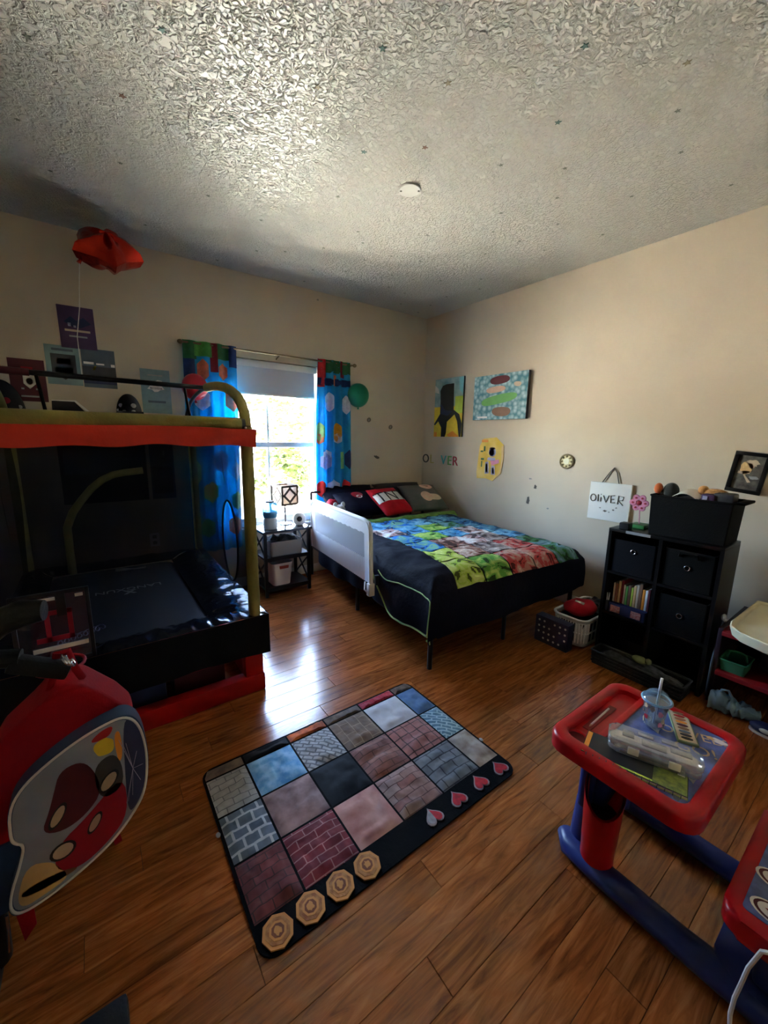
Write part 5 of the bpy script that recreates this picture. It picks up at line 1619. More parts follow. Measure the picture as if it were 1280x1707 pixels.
one('paper_sheet', G().grid(lambda a, b: (2.70 + 0.12 * b, 0.86 - 0.13 * a, 1.085 + 0.030 * math.sin(PI * a) + 0.02 * b), 10, 6, 0.001), 'paper_white', 'folded pale paper showing at the middle of the black tote', 'paper')
t = thing('toy_truck', 'dark toy with purple patches on the right side of the tote', 'toy', (2.74, 0.62, 1.09))
build('body', G().box(2.70, 2.80, 0.575, 0.665, 1.082, 1.135, bev=0.012), 'ink_charcoal', t)
build('cab', G().box(2.69, 2.76, 0.655, 0.715, 1.080, 1.125, bev=0.010), 'ink_purple', t)
build('window', G().box(2.686, 2.70, 0.685, 0.705, 1.095, 1.115), 'ink_lavender', t)
t = thing('toy_flower', 'pink toy flower on a green base on the bookcase', 'toy', (2.79, 1.03, SH))
build('base', G().box(2.735, 2.845, 0.985, 1.075, SH, SH + 0.024, bev=0.005), mat('toy_leafgreen', (0.05, 0.24, 0.07), 0.4), t)
build('stem', G().tube([(2.79, 1.035, SH + 0.02), (2.79, 1.045, 0.99)], 0.003, 6), 'ink_pink', t)
fc = Vector((2.788, 1.05, 1.018))
for k in range(6):
    a = PI * k / 3
    d = Vector((-0.1 * math.sin(a), math.cos(a), math.sin(a))) * 0.036
    pe = build('petal', G().lathe([(0.0, 0.006), (0.019, 0.005), (0.021, 0), (0.019, -0.005), (0, -0.006)], fc + d, 16, mtx=Matrix.Rotation(R(90), 4, 'Y')), 'ink_pink', t)
    build('eyelet', G().lathe([(0.006, 0.0), (0.006, 0.008), (0.0, 0.008)], fc + d, 10, mtx=Matrix.Rotation(R(-90), 4, 'Y')), 'ink_crimson', pe)
build('flower_centre', G().ball(fc, 0.016, (0.7, 1, 1), 12), 'ink_crimson', t)
one('cube_speaker', G().box(2.625, 2.685, 1.03, 1.085, SH, SH + 0.042, bev=0.006, seg=3), 'black_plastic', 'small black cube on the front left corner of the bookcase top', 'speaker')

# ------------------------------------------------------------------ laundry basket corner
t = thing('laundry_basket', 'white slatted laundry basket between the bed foot and the bookcase', 'laundry basket', (2.76, 1.29, 0))
LX0, LX1, LY0, LY1, LH = 2.555, 3.03, 1.185, 1.425, 0.205


def lring(z, k):
    cx, cy = (LX0 + LX1) / 2, (LY0 + LY1) / 2
    return rrect(cx + (LX0 - cx) * k, cx + (LX1 - cx) * k, cy + (LY0 - cy) * k, cy + (LY1 - cy) * k, 0.06)


build('base', G().prism(lring(0, 0.86), onfloor(), 0.0, 0.008), 'white_plastic', t)
g = G()
for z0, k0, z1, k1 in ((0.0, 0.86, 0.03, 0.88), (0.175, 0.975, LH, 1.0)):
    a = [g.bm.verts.new((x, yq, z0)) for x, yq in lring(z0, k0)]
    b = [g.bm.verts.new((x, yq, z1)) for x, yq in lring(z1, k1)]
    for k in range(len(a)):
        g.bm.faces.new((a[k], a[(k + 1) % len(a)], b[(k + 1) % len(a)], b[k]))
bmesh.ops.solidify(g.bm, geom=g.bm.faces[:], thickness=0.004)
build('hoop', g, 'white_plastic', t)
build('rim', G().tube([(x, yq, LH) for x, yq in lring(0, 1.01)], 0.010, 8, closed=True, flat=0.7), 'white_plastic', t)
build('mid_hoop', G().tube([(x, yq, 0.10) for x, yq in lring(0, 0.925)], 0.005, 6, closed=True), 'white_plastic', t)
ra, rb = lring(0, 0.88), lring(0, 0.975)
L = len(ra)
wide = []
for k in range(L):
    x0, y0 = ra[k]
    x1, y1 = rb[k]
    build('rib', G().tube([(x0, y0, 0.025), (x1, y1, 0.18)], 0.006, 6), 'white_plastic', t)
for (x0, y0), (x1, y1), m_ in ((ra[5], ra[6], 5), (ra[11], ra[12], 5), (ra[17], ra[18], 5), (ra[23], ra[0], 5)):
    (p0, q0), (p1, q1) = [(rb[ra.index(v)]) for v in ((x0, y0), (x1, y1))]
    for k in range(1, m_ + 1):
        f = k / (m_ + 1)
        build('rib', G().tube([(x0 + (x1 - x0) * f, y0 + (y1 - y0) * f, 0.025), (p0 + (p1 - p0) * f, q0 + (q1 - q0) * f, 0.18)], 0.005, 6), 'white_plastic', t)
build('corner_panel', G().prism([ra[12], ra[13], ra[14], ra[15], ra[16], ra[17], (ra[17][0] + 0.015, ra[17][1] + 0.004), (ra[14][0] + 0.02, ra[14][1] + 0.02), (ra[12][0] + 0.005, ra[12][1] - 0.0)], onfloor(), 0.02, 0.18), 'white_plastic', t)
build('added_dark_shell', openbox(2.60, 2.985, 1.215, 1.395, 0.010, 0.185, 0.004, 0.06, 0.15), 'dark_stuff', t)  # dark shell added so the gaps between the ribs look dark
g = G().ball((2.72, 1.31, 0.232), 0.115, (1.15, 0.9, 0.42), 22)
g.move(lambda p: p + Vector((0, 0, 0.012 * noise.noise(p * 16))))
t = thing('red_cushion', 'red padded cushion with a white tag on top of the laundry basket', 'cushion', (2.74, 1.305, 0.19))
build('cushion', g, 'red_cloth', t)
build('tag', G().box(2.655, 2.70, 1.27, 1.335, 0.268, 0.272, rot=Matrix.Rotation(R(-32), 3, 'Y')), 'paper_white', t)
one('folded_clothes', pile(2.80, 3.02, 1.21, 1.38, 0.195, 0.06, 3.3), 'dark_stuff', 'dark folded clothes at the back of the laundry basket', 'clothes')
t = thing('storage_cube', 'flat navy polka dot box standing against the laundry basket', 'box', (2.48, 1.38, 0))
build('body', G().box(2.440, 2.515, 1.235, 1.475, 0.0, 0.19, bev=0.004), mat('dot_navy', (0.016, 0.014, 0.05), 0.7), t)
for i in range(6):
    for j in range(4):
        if (i * 7 + j * 3) % 5 == 0:
            continue
        build('dot', G().prism(circ(1.255 + i * 0.038, 0.035 + j * 0.042, 0.0075, n=10), Matrix(((0, 0, -1, 2.440), (1, 0, 0, 0), (0, 1, 0, 0), (0, 0, 0, 1))), 0, 0.001), 'ink_white', t)

# ------------------------------------------------------------------ rug
RX0, RX1, RY0, RY1 = 0.240, 1.352, 0.835, 1.592
rug = thing('rug', 'patchwork block print blanket rug with hearts and biscuits on the floor', 'rug', (0.796, 1.21, 0))
mat('rug_black', (0.004, 0.004, 0.0045), 0.9, spec=0.12, bump=0.3, bscale=60)
build('backing', G().prism(rrect(RX0, RX1, RY0, RY1, 0.05), onfloor(), 0.001, 0.008), 'rug_black', rug)
brick('p_whitebrick', (0.62, 0.63, 0.62), (0.52, 0.53, 0.54), (0.25, 0.26, 0.28), bw=0.06, bh=0.03)
brick('p_bluestone', (0.10, 0.14, 0.19), (0.20, 0.26, 0.33), (0.62, 0.68, 0.74), bw=0.055, bh=0.042, ms=0.005)
brick('p_redbrick', (0.22, 0.04, 0.04), (0.15, 0.03, 0.03), (0.07, 0.02, 0.02), bw=0.06, bh=0.03)
brick('p_crimsonbrick', (0.26, 0.015, 0.03), (0.20, 0.012, 0.025), (0.50, 0.22, 0.22), bw=0.07, bh=0.03, ms=0.002)
brick('p_brownplank', (0.22, 0.14, 0.09), (0.28, 0.18, 0.12), (0.42, 0.30, 0.20), bw=0.07, bh=0.05, rot=PI / 2)
brick('p_claybrick', (0.32, 0.13, 0.10), (0.26, 0.10, 0.08), (0.13, 0.05, 0.04), bw=0.09, bh=0.028)
brick('p_mixbrick', (0.34, 0.13, 0.10), (0.42, 0.30, 0.26), (0.14, 0.06, 0.05), bw=0.08, bh=0.034)
brick('p_pinktile', (0.42, 0.15, 0.13), (0.46, 0.18, 0.15), (0.10, 0.04, 0.03), bw=0.05, bh=0.05, offset=0.0, ms=0.003)
brick('p_greybrick', (0.16, 0.17, 0.18), (0.24, 0.25, 0.26), (0.05, 0.05, 0.06), bw=0.07, bh=0.045, ms=0.003)
brick('p_weave', (0.60, 0.62, 0.64), (0.50, 0.52, 0.55), (0.20, 0.21, 0.23), bw=0.045, bh=0.02, ms=0.004, rot=PI / 4)
brick('p_tealmaze', (0.10, 0.24, 0.34), (0.14, 0.30, 0.40), (0.45, 0.66, 0.74), bw=0.05, bh=0.02, ms=0.004, rot=0.8)
brick('p_redtile', (0.55, 0.015, 0.05), (0.60, 0.02, 0.06), (0.35, 0.01, 0.03), bw=0.02, bh=0.02, offset=0)
mat('p_blue', (0.06, 0.28, 0.58), 0.8, col2=(0.26, 0.52, 0.74), vscale=26, bump=0.2, bscale=20, sheen=0.2)
mat('p_mauve', (0.16, 0.085, 0.085), 0.85, col2=(0.36, 0.24, 0.23), vscale=14, bump=0.3, bscale=20, sheen=0.2)
mat('p_black', (0.010, 0.011, 0.014), 0.8, bump=0.5, bscale=14, spec=0.3, vary=0.3)
mat('p_pink', (0.52, 0.28, 0.24), 0.85, col2=(0.34, 0.10, 0.085), vscale=9, bump=0.4, bscale=18, sheen=0.2)
mat('p_white', (0.58, 0.58, 0.60), 0.85, col2=(0.48, 0.48, 0.52), vscale=18, bump=0.4, bscale=20, sheen=0.2)
mat('p_denim', (0.07, 0.15, 0.30), 0.85, col2=(0.12, 0.22, 0.38), vscale=24, bump=0.3, bscale=24)
mat('p_beige', (0.20, 0.135, 0.095), 0.85, col2=(0.46, 0.41, 0.36), vscale=11, bump=0.4, bscale=18)
mat('p_orange', (0.70, 0.16, 0.03), 0.8, col2=(0.30, 0.06, 0.02), vscale=30)
mat('p_brown', (0.20, 0.14, 0.10), 0.85, col2=(0.11, 0.08, 0.06), vscale=30)
cols = [0.246, 0.408, 0.612, 0.805, 1.008, 1.222, 1.346]
rowsY = [1.586, 1.530, 1.335, 1.135, 0.932]
cells = [['p_brown', 'p_black', 'p_orange', 'p_brown', 'p_redtile', 'p_brown'], ['p_whitebrick', 'p_blue', 'p_weave', 'p_brownplank', 'p_white', 'p_denim'], ['p_bluestone', 'p_mauve', 'p_black', 'p_claybrick', 'p_pinktile', 'p_tealmaze'], ['p_redbrick', 'p_crimsonbrick', 'p_pink', 'p_mixbrick', 'p_greybrick', 'p_beige']]
for r_ in range(4):
    for c_ in range(6):
        x0, x1 = cols[c_] + 0.004, cols[c_ + 1] - 0.004
        y1, y0 = rowsY[r_] - 0.004, rowsY[r_ + 1] + 0.004
        sd = r_ * 6 + c_

        def pf(a, b):
            x, yq = x0 + (x1 - x0) * a, y0 + (y1 - y0) * b
            if c_ == 5 and r_ == 0:
                x = min(x, RX1 - 0.006 - max(0, yq - (RY1 - 0.05)) * 0.5)
            if c_ == 0 and r_ == 0:
                x = max(x, RX0 + 0.006 + max(0, yq - (RY1 - 0.05)) * 0.5)
            e = min(1, 6 * min(a, 1 - a, b, 1 - b))
            return (x, yq, 0.0085 + e * (0.003 + 0.014 * abs(noise.noise(Vector((x * 9 + sd, yq * 17, sd * 0.37)))) + 0.007 * abs(noise.noise(Vector((x * 28, yq * 12, sd))))))
        build('patch', G().grid(pf, 22, 22), cells[r_][c_], rug, angle=70)
# hearts, from the right end; the first is half grey
mat('heart_red', (0.46, 0.006, 0.02), 0.7, vary=0.3, vscale=60)
mat('heart_grey', (0.28, 0.27, 0.29), 0.7, vary=0.2, vscale=60)
mat('heart_edge', (0.30, 0.24, 0.25), 0.7)
hs = []
for k in range(24):
    a = 2 * PI * k / 24
    hs.append((16 * math.sin(a) ** 3 / 17, (13 * math.cos(a) - 5 * math.cos(2 * a) - 2 * math.cos(3 * a) - math.cos(4 * a)) / 17))
for i, hx in enumerate((1.292, 1.165, 1.035, 0.905)):
    he = build('heart', G().prism([(hx - x * 0.040, 0.883 - yq * 0.040) for x, yq in hs], onfloor(), 0.008, 0.0115), 'heart_edge', rug)
    if i < 3:
        build('heart_face', G().prism([(hx - x * 0.033, 0.883 - yq * 0.033) for x, yq in hs], onfloor(), 0.0115, 0.0125), 'heart_red', he)
    else:
        build('heart_face', G().prism([(hx - x * 0.033, 0.883 - yq * 0.033) for x, yq in hs if x >= -0.001], onfloor(), 0.0115, 0.0125), 'heart_grey', he)
        build('heart_face', G().prism([(hx - x * 0.033, 0.883 - yq * 0.033) for x, yq in hs if x <= 0.001], onfloor(), 0.0115, 0.0125), 'heart_red', he)
mat('biscuit', (0.30, 0.10, 0.018), 0.7, col2=(0.50, 0.24, 0.06), vscale=50, bump=0.4, bscale=60)
mat('biscuit_edge', (0.58, 0.25, 0.05), 0.7)
for bx in (0.300, 0.402, 0.504, 0.606):
    bi = build('biscuit', G().prism(circ(bx, 0.884, 0.046, 0.046, 8), onfloor(), 0.008, 0.013), 'biscuit_edge', rug)
    build('biscuit_face', G().prism(circ(bx, 0.884, 0.037, 0.037, 8), onfloor(), 0.013, 0.0142), 'biscuit', bi)
    build('biscuit_core', G().prism(circ(bx, 0.884, 0.026, 0.026, 8), onfloor(), 0.0142, 0.0150), 'biscuit_edge', bi)
    build('biscuit_core', G().prism(circ(bx, 0.884, 0.019, 0.019, 8), onfloor(), 0.0150, 0.0156), mat('biscuit_dark', (0.20, 0.06, 0.012), 0.7), bi)
    build('biscuit_core', G().prism(blob(bx, 0.884, 0.010, 0.012), onfloor(), 0.0156, 0.0164), 'biscuit_edge', bi)
for fx, fy in ((RX0 - 0.006, 1.275), (RX1 + 0.004, 1.04)):
    build('fringe', G().ball((fx, fy, 0.008), 0.008, (1, 1.4, 0.5), 8), 'ink_grey', rug)

# ------------------------------------------------------------------ kids desk
t = thing('kids_desk', 'red and blue plastic child desk with attached bench', 'desk', (1.35, 0.3, 0))
DX0, DX1, DY0, DY1, DZ = 1.105, 1.592, 0.190, 0.598, 0.48


def slab(poly, z0, z1, bev=0.015, seg=3):
    g = G().prism(poly, onfloor(), z0, z1)
    es = [e for e in g.bm.edges if abs(e.verts[0].co.z - e.verts[1].co.z) < 1e-6]
    bmesh.ops.bevel(g.bm, geom=es, offset=bev, segments=seg, affect='EDGES', profile=0.6)
    return g


outer = rrect(DX0, DX1, DY0, DY1, 0.06)


def frame_ring(po, pi, z0, z1, bev=0.012):
    g = G()
    A = [[g.bm.verts.new((x, yq, z)) for x, yq in P] for P, z in ((po, z0), (po, z1 - bev), ([(x + (cx - x) * 0.02, yq + (cy - yq) * 0.02) for x, yq in po], z1 - bev * 0.3), ([(x + (cx - x) * 0.05, yq + (cy - yq) * 0.05) for x, yq in po], z1), ([(x + (cx - x) * -0.03, yq + (cy - yq) * -0.03) for x, yq in pi], z1), (pi, z1 - bev * 0.4), (pi, z0))]
    n = len(po)
    for a, b in zip(A, A[1:]):
        for k in range(n):
            g.bm.faces.new((a[k], a[(k + 1) % n], b[(k + 1) % n], b[k]))
    return g


cx, cy = (DX0 + DX1) / 2, (DY0 + DY1) / 2
build('desk_top', slab(rrect(DX0 + 0.006, DX1 - 0.006, DY0 + 0.006, DY1 - 0.006, 0.056), DZ - 0.055, DZ - 0.022, 0.012), 'toy_red', t, angle=50)
inner = rrect(DX0 + 0.045, DX1 - 0.045, DY0 + 0.040, DY1 - 0.040, 0.03)
build('top_rim', frame_ring(outer, inner, DZ - 0.05, DZ), 'toy_red', t, angle=50)
build('tray_divider', G().box(DX0 + 0.04, DX1 - 0.04, 0.468, 0.490, DZ - 0.025, DZ - 0.003, bev=0.006), 'toy_red', t)
g = G().prism(rrect(DX0 + 0.042, DX1 - 0.042, DY0 + 0.038, 0.470, 0.022), onfloor(), DZ - 0.022, DZ - 0.010)
build('art_panel', g, 'print_blue', t)
build('cup_well_shade', G().lathe([(0.030, DZ - 0.021), (0.030, DZ - 0.0195), (0.0, DZ - 0.0195)], (1.175, 0.53, 0), 24), mat('recess_shade_red', (0.20, 0.006, 0.01), 0.5), t)  # flat disc; the shade of the well is put into its darker red
build('cup_well_rim', G().ring((1.175, 0.53, DZ - 0.018), 0.032, 0.005, (0, 0, 1), 24), 'toy_red', t)
build('pencil_groove_shade', G().box(1.24, 1.43, 0.520, 0.545, DZ - 0.022, DZ - 0.018, bev=0.002), 'recess_shade_red', t)  # flat strip in the darker red, colour standing for shade in a groove
# print on the art panel
AP = onfloor(DZ - 0.010)
for txt, size, x, yq, a in (('GO WEBS', 0.052, 1.475, 0.325, -62), ('GO!', 0.06, 1.415, 0.285, -62)):
    ca, sa = math.cos(R(a)), math.sin(R(a))
    build('print_letters', text_g(txt, size, lambda p: (x + p.x * ca - p.y * sa, yq + p.x * sa + p.y * ca, DZ - 0.0098 + p.z), 0.0004), 'ink_tan', t)
for c, poly in (('crimson', blob(1.33, 0.27, 0.03, 0.02)), ('white', blob(1.52, 0.25, 0.012, 0.018)), ('gold', blob(1.515, 0.275, 0.008, 0.010)), ('grey', [(1.26, 0.245), (1.36, 0.245), (1.36, 0.285), (1.30, 0.295)]), ('white', [(1.40, 0.38), (1.50, 0.40), (1.50, 0.44), (1.42, 0.43)]), ('navy', [(1.42, 0.39), (1.47, 0.395), (1.46, 0.42)]), ('white', [(1.155, 0.34), (1.165, 0.34), (1.165, 0.43), (1.155, 0.43)]), ('slate', blob(1.20, 0.26, 0.035, 0.02))):
    build('print', G().prism(poly, AP, 0, 0.0009), 'ink_' + c, t)
# pencil cup moulded under the desk
g = G()
hc = (1.205, 0.438)
def cupf(rad, inn):
    def f(a, b):
        th = 2 * PI * a
        low = 0.5 * (1 + math.cos(th - R(205)))
        top = 0.36 - 0.10 * low ** 1.5
        z = (0.075 if not inn else 0.12) + (top - (0.075 if not inn else 0.12)) * b
        r = rad * (0.80 + 0.10 * b + (0.0 if inn else 0.07 * (int(b * 3.001) / 3 + 0.5 * (b * 3 % 1) ** 3)) + (0.08 * b if inn else 0.04))
        return (hc[0] + r * math.cos(th), hc[1] + r * math.sin(th) * 0.9, z)
    return f


build('pencil_cup', G().grid(cupf(0.062, False), 30, 16, closeu=True).grid(cupf(0.054, True), 30, 10, closeu=True).lathe([(0.044, 0), (0, 0)], (hc[0], hc[1], 0.12), 20, cap=False).lathe([(0.049, 0), (0, 0)], (hc[0], hc[1], 0.076), 20, cap=False), 'toy_red', t, angle=50)
build('cup_shade_disc', G().lathe([(0.0525, 0), (0.0, 0.0)], (hc[0], hc[1], 0.235), 24, cap=False), 'ink_black', t)  # black disc across the cup, painted stand-in for the shaded hollow
# uprights and base
for ux, sgn in ((1.235, -1), (1.50, 1)):
    build('upright', G().tube([(ux, 0.50, 0.05), (ux + 0.005, 0.495, 0.20), (ux + 0.02, 0.46, 0.34), (ux + 0.03, 0.42, 0.435)], [0.042, 0.040, 0.045, 0.06], 14, flat=0.7), 'toy_blue', t, angle=50)
build('back_brace', G().box(1.20, 1.50, 0.475, 0.52, 0.20, 0.40, bev=0.015, seg=3), 'toy_blue', t, angle=50)
build('base_runner', G().tube([(1.24, 0.555, 0.03), (1.205, 0.52, 0.035), (1.192, 0.42, 0.038), (1.190, 0.20, 0.04), (1.188, 0.05, 0.05), (1.19, -0.25, 0.04)], [0.030, 0.042, 0.042, 0.042, 0.045, 0.04], 16, flat=0.85), 'toy_blue', t, angle=50)
build('base_runner', G().tube([(1.53, 0.565, 0.03), (1.545, 0.52, 0.035), (1.548, 0.40, 0.040), (1.545, 0.20, 0.042), (1.54, 0.05, 0.05), (1.54, -0.25, 0.04)], [0.030, 0.038, 0.038, 0.038, 0.040, 0.04], 16, flat=0.85), 'toy_blue', t, angle=50)
build('base_deck', slab(rrect(1.17, 1.54, -0.24, 0.135, 0.05), 0.035, 0.085, 0.014), 'toy_blue', t, angle=50)
for ux in (1.24, 1.47):
    build('seat_post', G().box(ux - 0.04, ux + 0.04, -0.16, 0.06, 0.075, 0.25, bev=0.02, seg=3), 'toy_blue', t, angle=50)
so = rrect(1.125, 1.60, -0.20, 0.130, 0.04)
cx, cy = 1.3625, -0.035
build('seat', slab(so, 0.245, 0.30, 0.016), 'toy_red', t, angle=50)
build('seat_panel', G().prism(rrect(1.165, 1.56, -0.16, 0.098, 0.012), onfloor(), 0.299, 0.3015), 'print_blue', t)
for ex, ey in ((1.205, 0.045), (1.31, 0.055)):
    for q, (c, k) in enumerate((('white', 1.0), ('maroon', 0.86), ('white', 0.70))):
        build('emblem', G().prism(circ(ex, ey, 0.030 * k, 0.046 * k, 24), onfloor(), 0.3015, 0.3022 + q * 0.0005), 'ink_' + c, t)
st = []
for k in range(10):
    rr = 0.018 if k % 2 == 0 else 0.008
    st.append((1.205 + rr * math.sin(PI * k / 5), 0.045 + rr * math.cos(PI * k / 5)))
build('emblem_star', G().prism(st, onfloor(), 0.3032, 0.304), 'ink_crimson', t)

# on the desk
DT = DZ - 0.010
t = thing('tumbler', 'clear domed tumbler with a straw standing on the desk', 'cup', (1.425, 0.405, DT))
clear('cup_clear', (0.93, 0.95, 0.97), 0.16, 0.05, 0.15, body=(0.70, 0.74, 0.80))
clear('cup_lid', (0.80, 0.90, 0.98), 0.22, 0.05, 0.2, body=(0.45, 0.66, 0.85))
c = (1.425, 0.405, DT)
cu = build('cup_body', G().lathe([(0.024, 0.0), (0.026, 0.003), (0.036, 0.095), (0.034, 0.095), (0.0245, 0.006), (0.0, 0.006)], c, 28), 'cup_clear', t)
build('lid', G().lathe([(0.041, 0.093), (0.043, 0.098), (0.041, 0.104), (0.036, 0.108), (0.028, 0.122), (0.014, 0.131), (0.0, 0.132)], c, 28), 'cup_lid', t)
build('lid_ring', G().ring((c[0], c[1], c[2] + 0.099), 0.041, 0.004, (0, 0, 1), 28), mat('lid_blue', (0.25, 0.45, 0.66), 0.3), t)
build('straw', G().tube([(1.425, 0.405, DT + 0.012), (1.430, 0.402, DT + 0.175)], 0.004, 8), mat('straw_white', (0.75, 0.80, 0.86), 0.4), t)
random.seed(5)
for k in range(16):
    a, zz = random.uniform(0, 6.28), random.uniform(0.015, 0.085)
    r = 0.0262 + (0.036 - 0.026) * zz / 0.095 + 0.0006
    cc = random.choice(['crimson', 'charcoal', 'tan', 'white', 'brown', 'pink'])
    pm = Matrix.Translation((c[0] + r * math.cos(a), c[1] + r * math.sin(a), DT + zz)) @ Matrix.Rotation(a, 4, 'Z') @ Matrix.Rotation(R(90), 4, 'Y')
    build('print', G().prism(blob(0, 0, 0.009, 0.007, 8), pm, 0, 0.0006), 'ink_' + cc, cu)
t = thing('magazine', 'activity book with black and lime cover under the clear case', 'book', (1.20, 0.375, DT), R(-74))
def mp(name, g, m_):
    return build(name, g, m_, t, world=False)
mp('pages', G().box(-0.128, 0.128, -0.052, 0.052, 0.0012, 0.008), 'paper_white')
mp('cover', G().box(-0.13, 0.13, -0.054, 0.054, 0.008, 0.0095), 'ink_black')
mp('cover', G().box(-0.13, 0.13, -0.054, 0.054, 0.0, 0.0012), 'ink_lime')
mp('cover_print', G().box(0.05, 0.128, -0.052, 0.04, 0.0095, 0.0099), mat('print_lime', (0.30, 0.36, 0.07), 0.5, col2=(0.10, 0.14, 0.05), vscale=60))
mp('cover_print', G().box(-0.128, 0.05, -0.052, -0.046, 0.0095, 0.0099), 'ink_lime')
mp('cover_print', G().box(-0.128, -0.115, -0.04, 0.05, 0.0095, 0.0099), 'ink_orange')
mp('barcode', G().box(0.105, 0.122, 0.02, 0.045, 0.0099, 0.0102), 'ink_white')
for k in range(14):
    mp('spiral_ring', G().ring((-0.115 + k * 0.0177, -0.054, 0.005), 0.006, 0.0012, (1, 0, 0), 10, 5), 'ink_charcoal')
clear('case_clear', (0.96, 0.96, 0.97), 0.15, 0.10, 0.3, body=(0.92, 0.92, 0.94))
t = thing('plastic_case', 'long translucent plastic pencil case lying on the desk', 'case', (1.265, 0.35, DT + 0.0105), R(-68))
g = slab(rrect(-0.115, 0.115, -0.040, 0.040, 0.02), 0.0, 0.018, 0.006)
build('tray', g, 'case_clear', t, world=False)
g = slab(rrect(-0.117, 0.117, -0.042, 0.042, 0.02), 0.019, 0.042, 0.010)
lid = build('lid', g, 'case_clear', t, world=False)
for a, b, c_, d in ((-0.08, -0.05, -0.012, 0.018), (-0.03, 0.03, -0.028, 0.002), (0.04, 0.09, -0.015, 0.012), (-0.04, 0.0, 0.012, 0.03), (0.02, 0.06, 0.016, 0.032)):
    build('lid_relief', G().box(a, b, c_, d, 0.041, 0.0445, bev=0.001), 'case_clear', lid, world=False)
for a in (-0.05, 0.05):
    build('latch', G().box(a - 0.014, a + 0.014, -0.045, -0.039, 0.010, 0.032, bev=0.002), 'white_plastic', t, world=False)
for k, c_ in enumerate(('white', 'tan', 'grey', 'maroon')):
    build('crayon', G().tube([(-0.09 + 0.01 * k, -0.022 + 0.014 * k, 0.012), (0.02 + 0.02 * k, -0.024 + 0.014 * k, 0.012)], 0.004, 6), 'ink_' + c_, t, world=False)
t = thing('paint_set', 'small paint tray with a row of coloured pots behind the clear case', 'paint set', (1.495, 0.345, DT), R(28))
build('tray', G().box(-0.085, 0.085, -0.028, 0.028, 0.0, 0.009, bev=0.002), mat('tray_green', (0.22, 0.30, 0.16), 0.5), t, world=False)
build('card', G().box(-0.080, 0.080, -0.024, 0.024, 0.009, 0.0096), 'ink_tan', t, world=False)
for k, c_ in enumerate(('black', 'charcoal', 'slate', 'brown', 'maroon', 'orange', 'rust', 'red', 'brown')):
    build('paint_pot', G().prism(circ(-0.066 + k * 0.0165, 0.0, 0.006, 0.016, 12), onfloor(), 0.0096, 0.0108), 'ink_' + c_, t, world=False)
t = thing('pencil', 'white pencil lying in the groove of the red desk tray', 'pencil', (1.335, 0.532, DZ - 0.018))
build('shaft', G().tube([(1.265, 0.530, DZ - 0.0145), (1.40, 0.534, DZ - 0.0145)], 0.0035, 6), 'ink_white', t)
build('tip', G().tube([(1.265, 0.530, DZ - 0.0145), (1.252, 0.5296, DZ - 0.0145)], [0.0035, 0.0005], 6), 'ink_tan', t)
one('charger_cable', G().tube([(1.16, -0.14, 0.306), (1.125, -0.06, 0.309), (1.108, 0.02, 0.307), (1.104, 0.048, 0.285), (1.112, 0.062, 0.21), (1.118, 0.068, 0.14), (1.115, 0.072, 0.10), (1.105, 0.072, 0.06), (1.10, 0.066, 0.012), (1.10, 0.03, 0.005), (1.05, -0.10, 0.005)], 0.0045, 8), 'white_plastic', 'white charging cable draped over the desk bench to the floor', 'cable')

# ------------------------------------------------------------------ red toy shelf, right edge
t = thing('toy_shelf', 'dark red low toy shelf at the right edge beside the bookcase', 'shelf', (2.86, 0.1, 0))
mat('shelf_red', (0.30, 0.008, 0.012), 0.5)
mat('shelf_dark', (0.035, 0.012, 0.022), 0.6)
for zz in (0.175, 0.40):
    build('board', G().box(2.60, 3.10, -0.35, 0.505, zz, zz + 0.025, bev=0.004), 'shelf_red', t)
build('side_panel', G().box(2.62, 3.10, 0.505, 0.525, 0.0, 0.43, bev=0.003), 'shelf_dark', t)
build('side_panel', G().box(2.62, 3.10, -0.37, -0.35, 0.0, 0.43, bev=0.003), 'shelf_dark', t)
build('back_panel', G().box(3.10, 3.115, -0.37, 0.525, 0.0, 0.43), 'shelf_dark', t)
build('edge_rod', G().tube([(2.615, 0.527, 0.03), (2.615, 0.527, 0.23), (2.66, 0.528, 0.40), (2.70, 0.528, 0.46)], 0.005, 8), 'ink_slate', t)
build('rod_clip', G().ball((2.70, 0.526, 0.465), 0.014, (1, 1, 1.6), 10), 'white_plastic', t)
t = thing('toy_caddy', 'green plastic caddy with a loop handle on the red shelf', 'caddy', (2.70, 0.445, 0.20))
mat('caddy_green', (0.05, 0.26, 0.13), 0.45)
build('tub', openbox(2.635, 2.775, 0.395, 0.495, 0.2005, 0.262, 0.004, 0.10, 0.1), 'caddy_green', t)
build('handle', G().tube([(2.705, 0.488, 0.255), (2.705, 0.478, 0.292), (2.705, 0.46, 0.298), (2.705, 0.43, 0.298), (2.705, 0.412, 0.292), (2.705, 0.402, 0.255)], 0.006, 8), 'caddy_green', t)
build('rim', G().tube([(x, yq, 0.262) for x, yq in rrect(2.627, 2.783, 0.389, 0.501, 0.012)], 0.004, 6, closed=True), 'caddy_green', t)
t = thing('toy_drum', 'dark round patterned tin behind the green caddy on the red shelf', 'toy', (2.86, 0.30, 0.2))
build('shell', G().lathe([(0.075, 0.0), (0.075, 0.12), (0.07, 0.125), (0.0, 0.125)], (2.86, 0.30, 0.2005), 28), mat('tin_dark', (0.06, 0.03, 0.05), 0.4, col2=(0.16, 0.10, 0.14), vscale=20), t)
for zz in (0.215, 0.31):
    build('hoop', G().ring((2.86, 0.30, zz), 0.076, 0.004, (0, 0, 1), 28), 'ink_grey', t)
t = thing('craft_basket', 'tan woven basket at the far right of the red shelf', 'basket', (2.72, 0.22, 0.2))
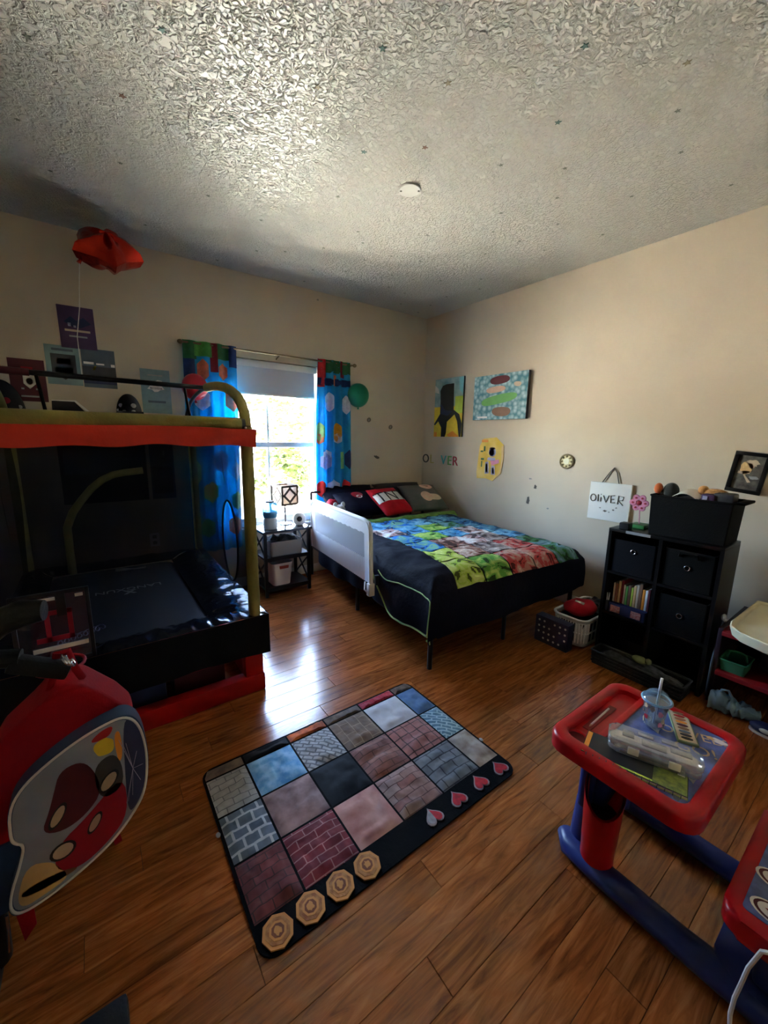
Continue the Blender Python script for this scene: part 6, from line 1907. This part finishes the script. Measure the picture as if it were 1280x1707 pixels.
build('body', openbox(2.64, 2.80, 0.13, 0.285, 0.2005, 0.25, 0.006, 0.08, 0.1), mat('woven_tan', (0.26, 0.12, 0.03), 0.7, bump=0.6, bscale=90), t)
t = thing('cream_tray', 'cream plastic tray with a raised lip on top of the red shelf', 'tray', (2.85, 0.2, 0.43))
poly = [(2.60, 0.478), (3.08, 0.470), (3.08, -0.20), (2.44, -0.20), (2.415, 0.20), (2.425, 0.32), (2.47, 0.42), (2.53, 0.466)]
g = G()
cx, cy = 2.76, 0.15
def sc2(k):
    return [(cx + (x - cx) * k, cy + (yq - cy) * k) for x, yq in poly]
A = [[g.bm.verts.new((x, yq, z)) for x, yq in sc2(k)] for k, z in ((0.86, 0.4255), (0.96, 0.445), (0.99, 0.478), (1.0, 0.492), (0.985, 0.497), (0.96, 0.494), (0.93, 0.482))]
n = len(poly)
for a, b in zip(A, A[1:]):
    for k in range(n):
        g.bm.faces.new((a[k], a[(k + 1) % n], b[(k + 1) % n], b[k]))
g.bm.faces.new(A[0][::-1])
g.bm.faces.new(A[-1])
build('tray', g, 'cream_plastic', t, angle=40)
t = thing('blue_bag', 'crumpled pale blue bag on the floor under the red shelf', 'bag', (2.58, 0.40, 0))
mat('bag_paleblue', (0.22, 0.34, 0.42), 0.6, vary=0.15, bump=0.4, bscale=30)
g = G()


def bagf(a, b):
    yq = 0.50 - 0.20 * a
    h = (0.115 - 0.05 * a) * (1 + 0.12 * math.sin(9 * a))
    th = 2 * PI * b
    w = 0.05 * math.sin(PI * min(0.97, max(0.03, a))) ** 0.5
    return (2.565 + 0.06 * a + w * math.cos(th) + 0.02 * noise.noise(Vector((a * 9, b * 7, 0))), yq, max(0.001, h * (0.5 + 0.5 * math.sin(th)) * (0.55 + 0.45 * math.sin(PI * min(1, a * 0.8 + 0.2))) + 0.03 * noise.noise(Vector((a * 12, b * 6, 3)))))


build('pouch', g.grid(bagf, 26, 20), 'bag_paleblue', t, angle=70)
build('handle', G().tube([(2.57, 0.465, 0.09), (2.565, 0.455, 0.125), (2.57, 0.43, 0.13), (2.575, 0.41, 0.095)], 0.006, 8), 'bag_paleblue', t)
t = thing('shoe', 'dark child shoe with pale side on the floor at the right edge', 'shoe', (2.53, 0.27, 0))
g = G().ball((2.535, 0.26, 0.03), 0.045, (0.8, 1.5, 0.62), 18)
g.move(lambda p: (p.x, p.y, max(0.008, p.z + 0.018 * max(0, (0.25 - p.y) * 8))))
build('upper', g, 'ink_navy', t)
build('sole', G().prism([(2.535 + 0.034 * math.cos(2 * PI * k / 16), 0.26 + 0.066 * math.sin(2 * PI * k / 16)) for k in range(16)], onfloor(), 0.0, 0.012), 'ink_white', t)
build('side_stripe', G().ball((2.503, 0.262, 0.032), 0.012, (0.5, 2.0, 1.0), 10), 'ink_white', t)
build('heel_tab', G().ball((2.535, 0.20, 0.05), 0.012, (0.8, 0.6, 1.2), 8), 'ink_white', t)
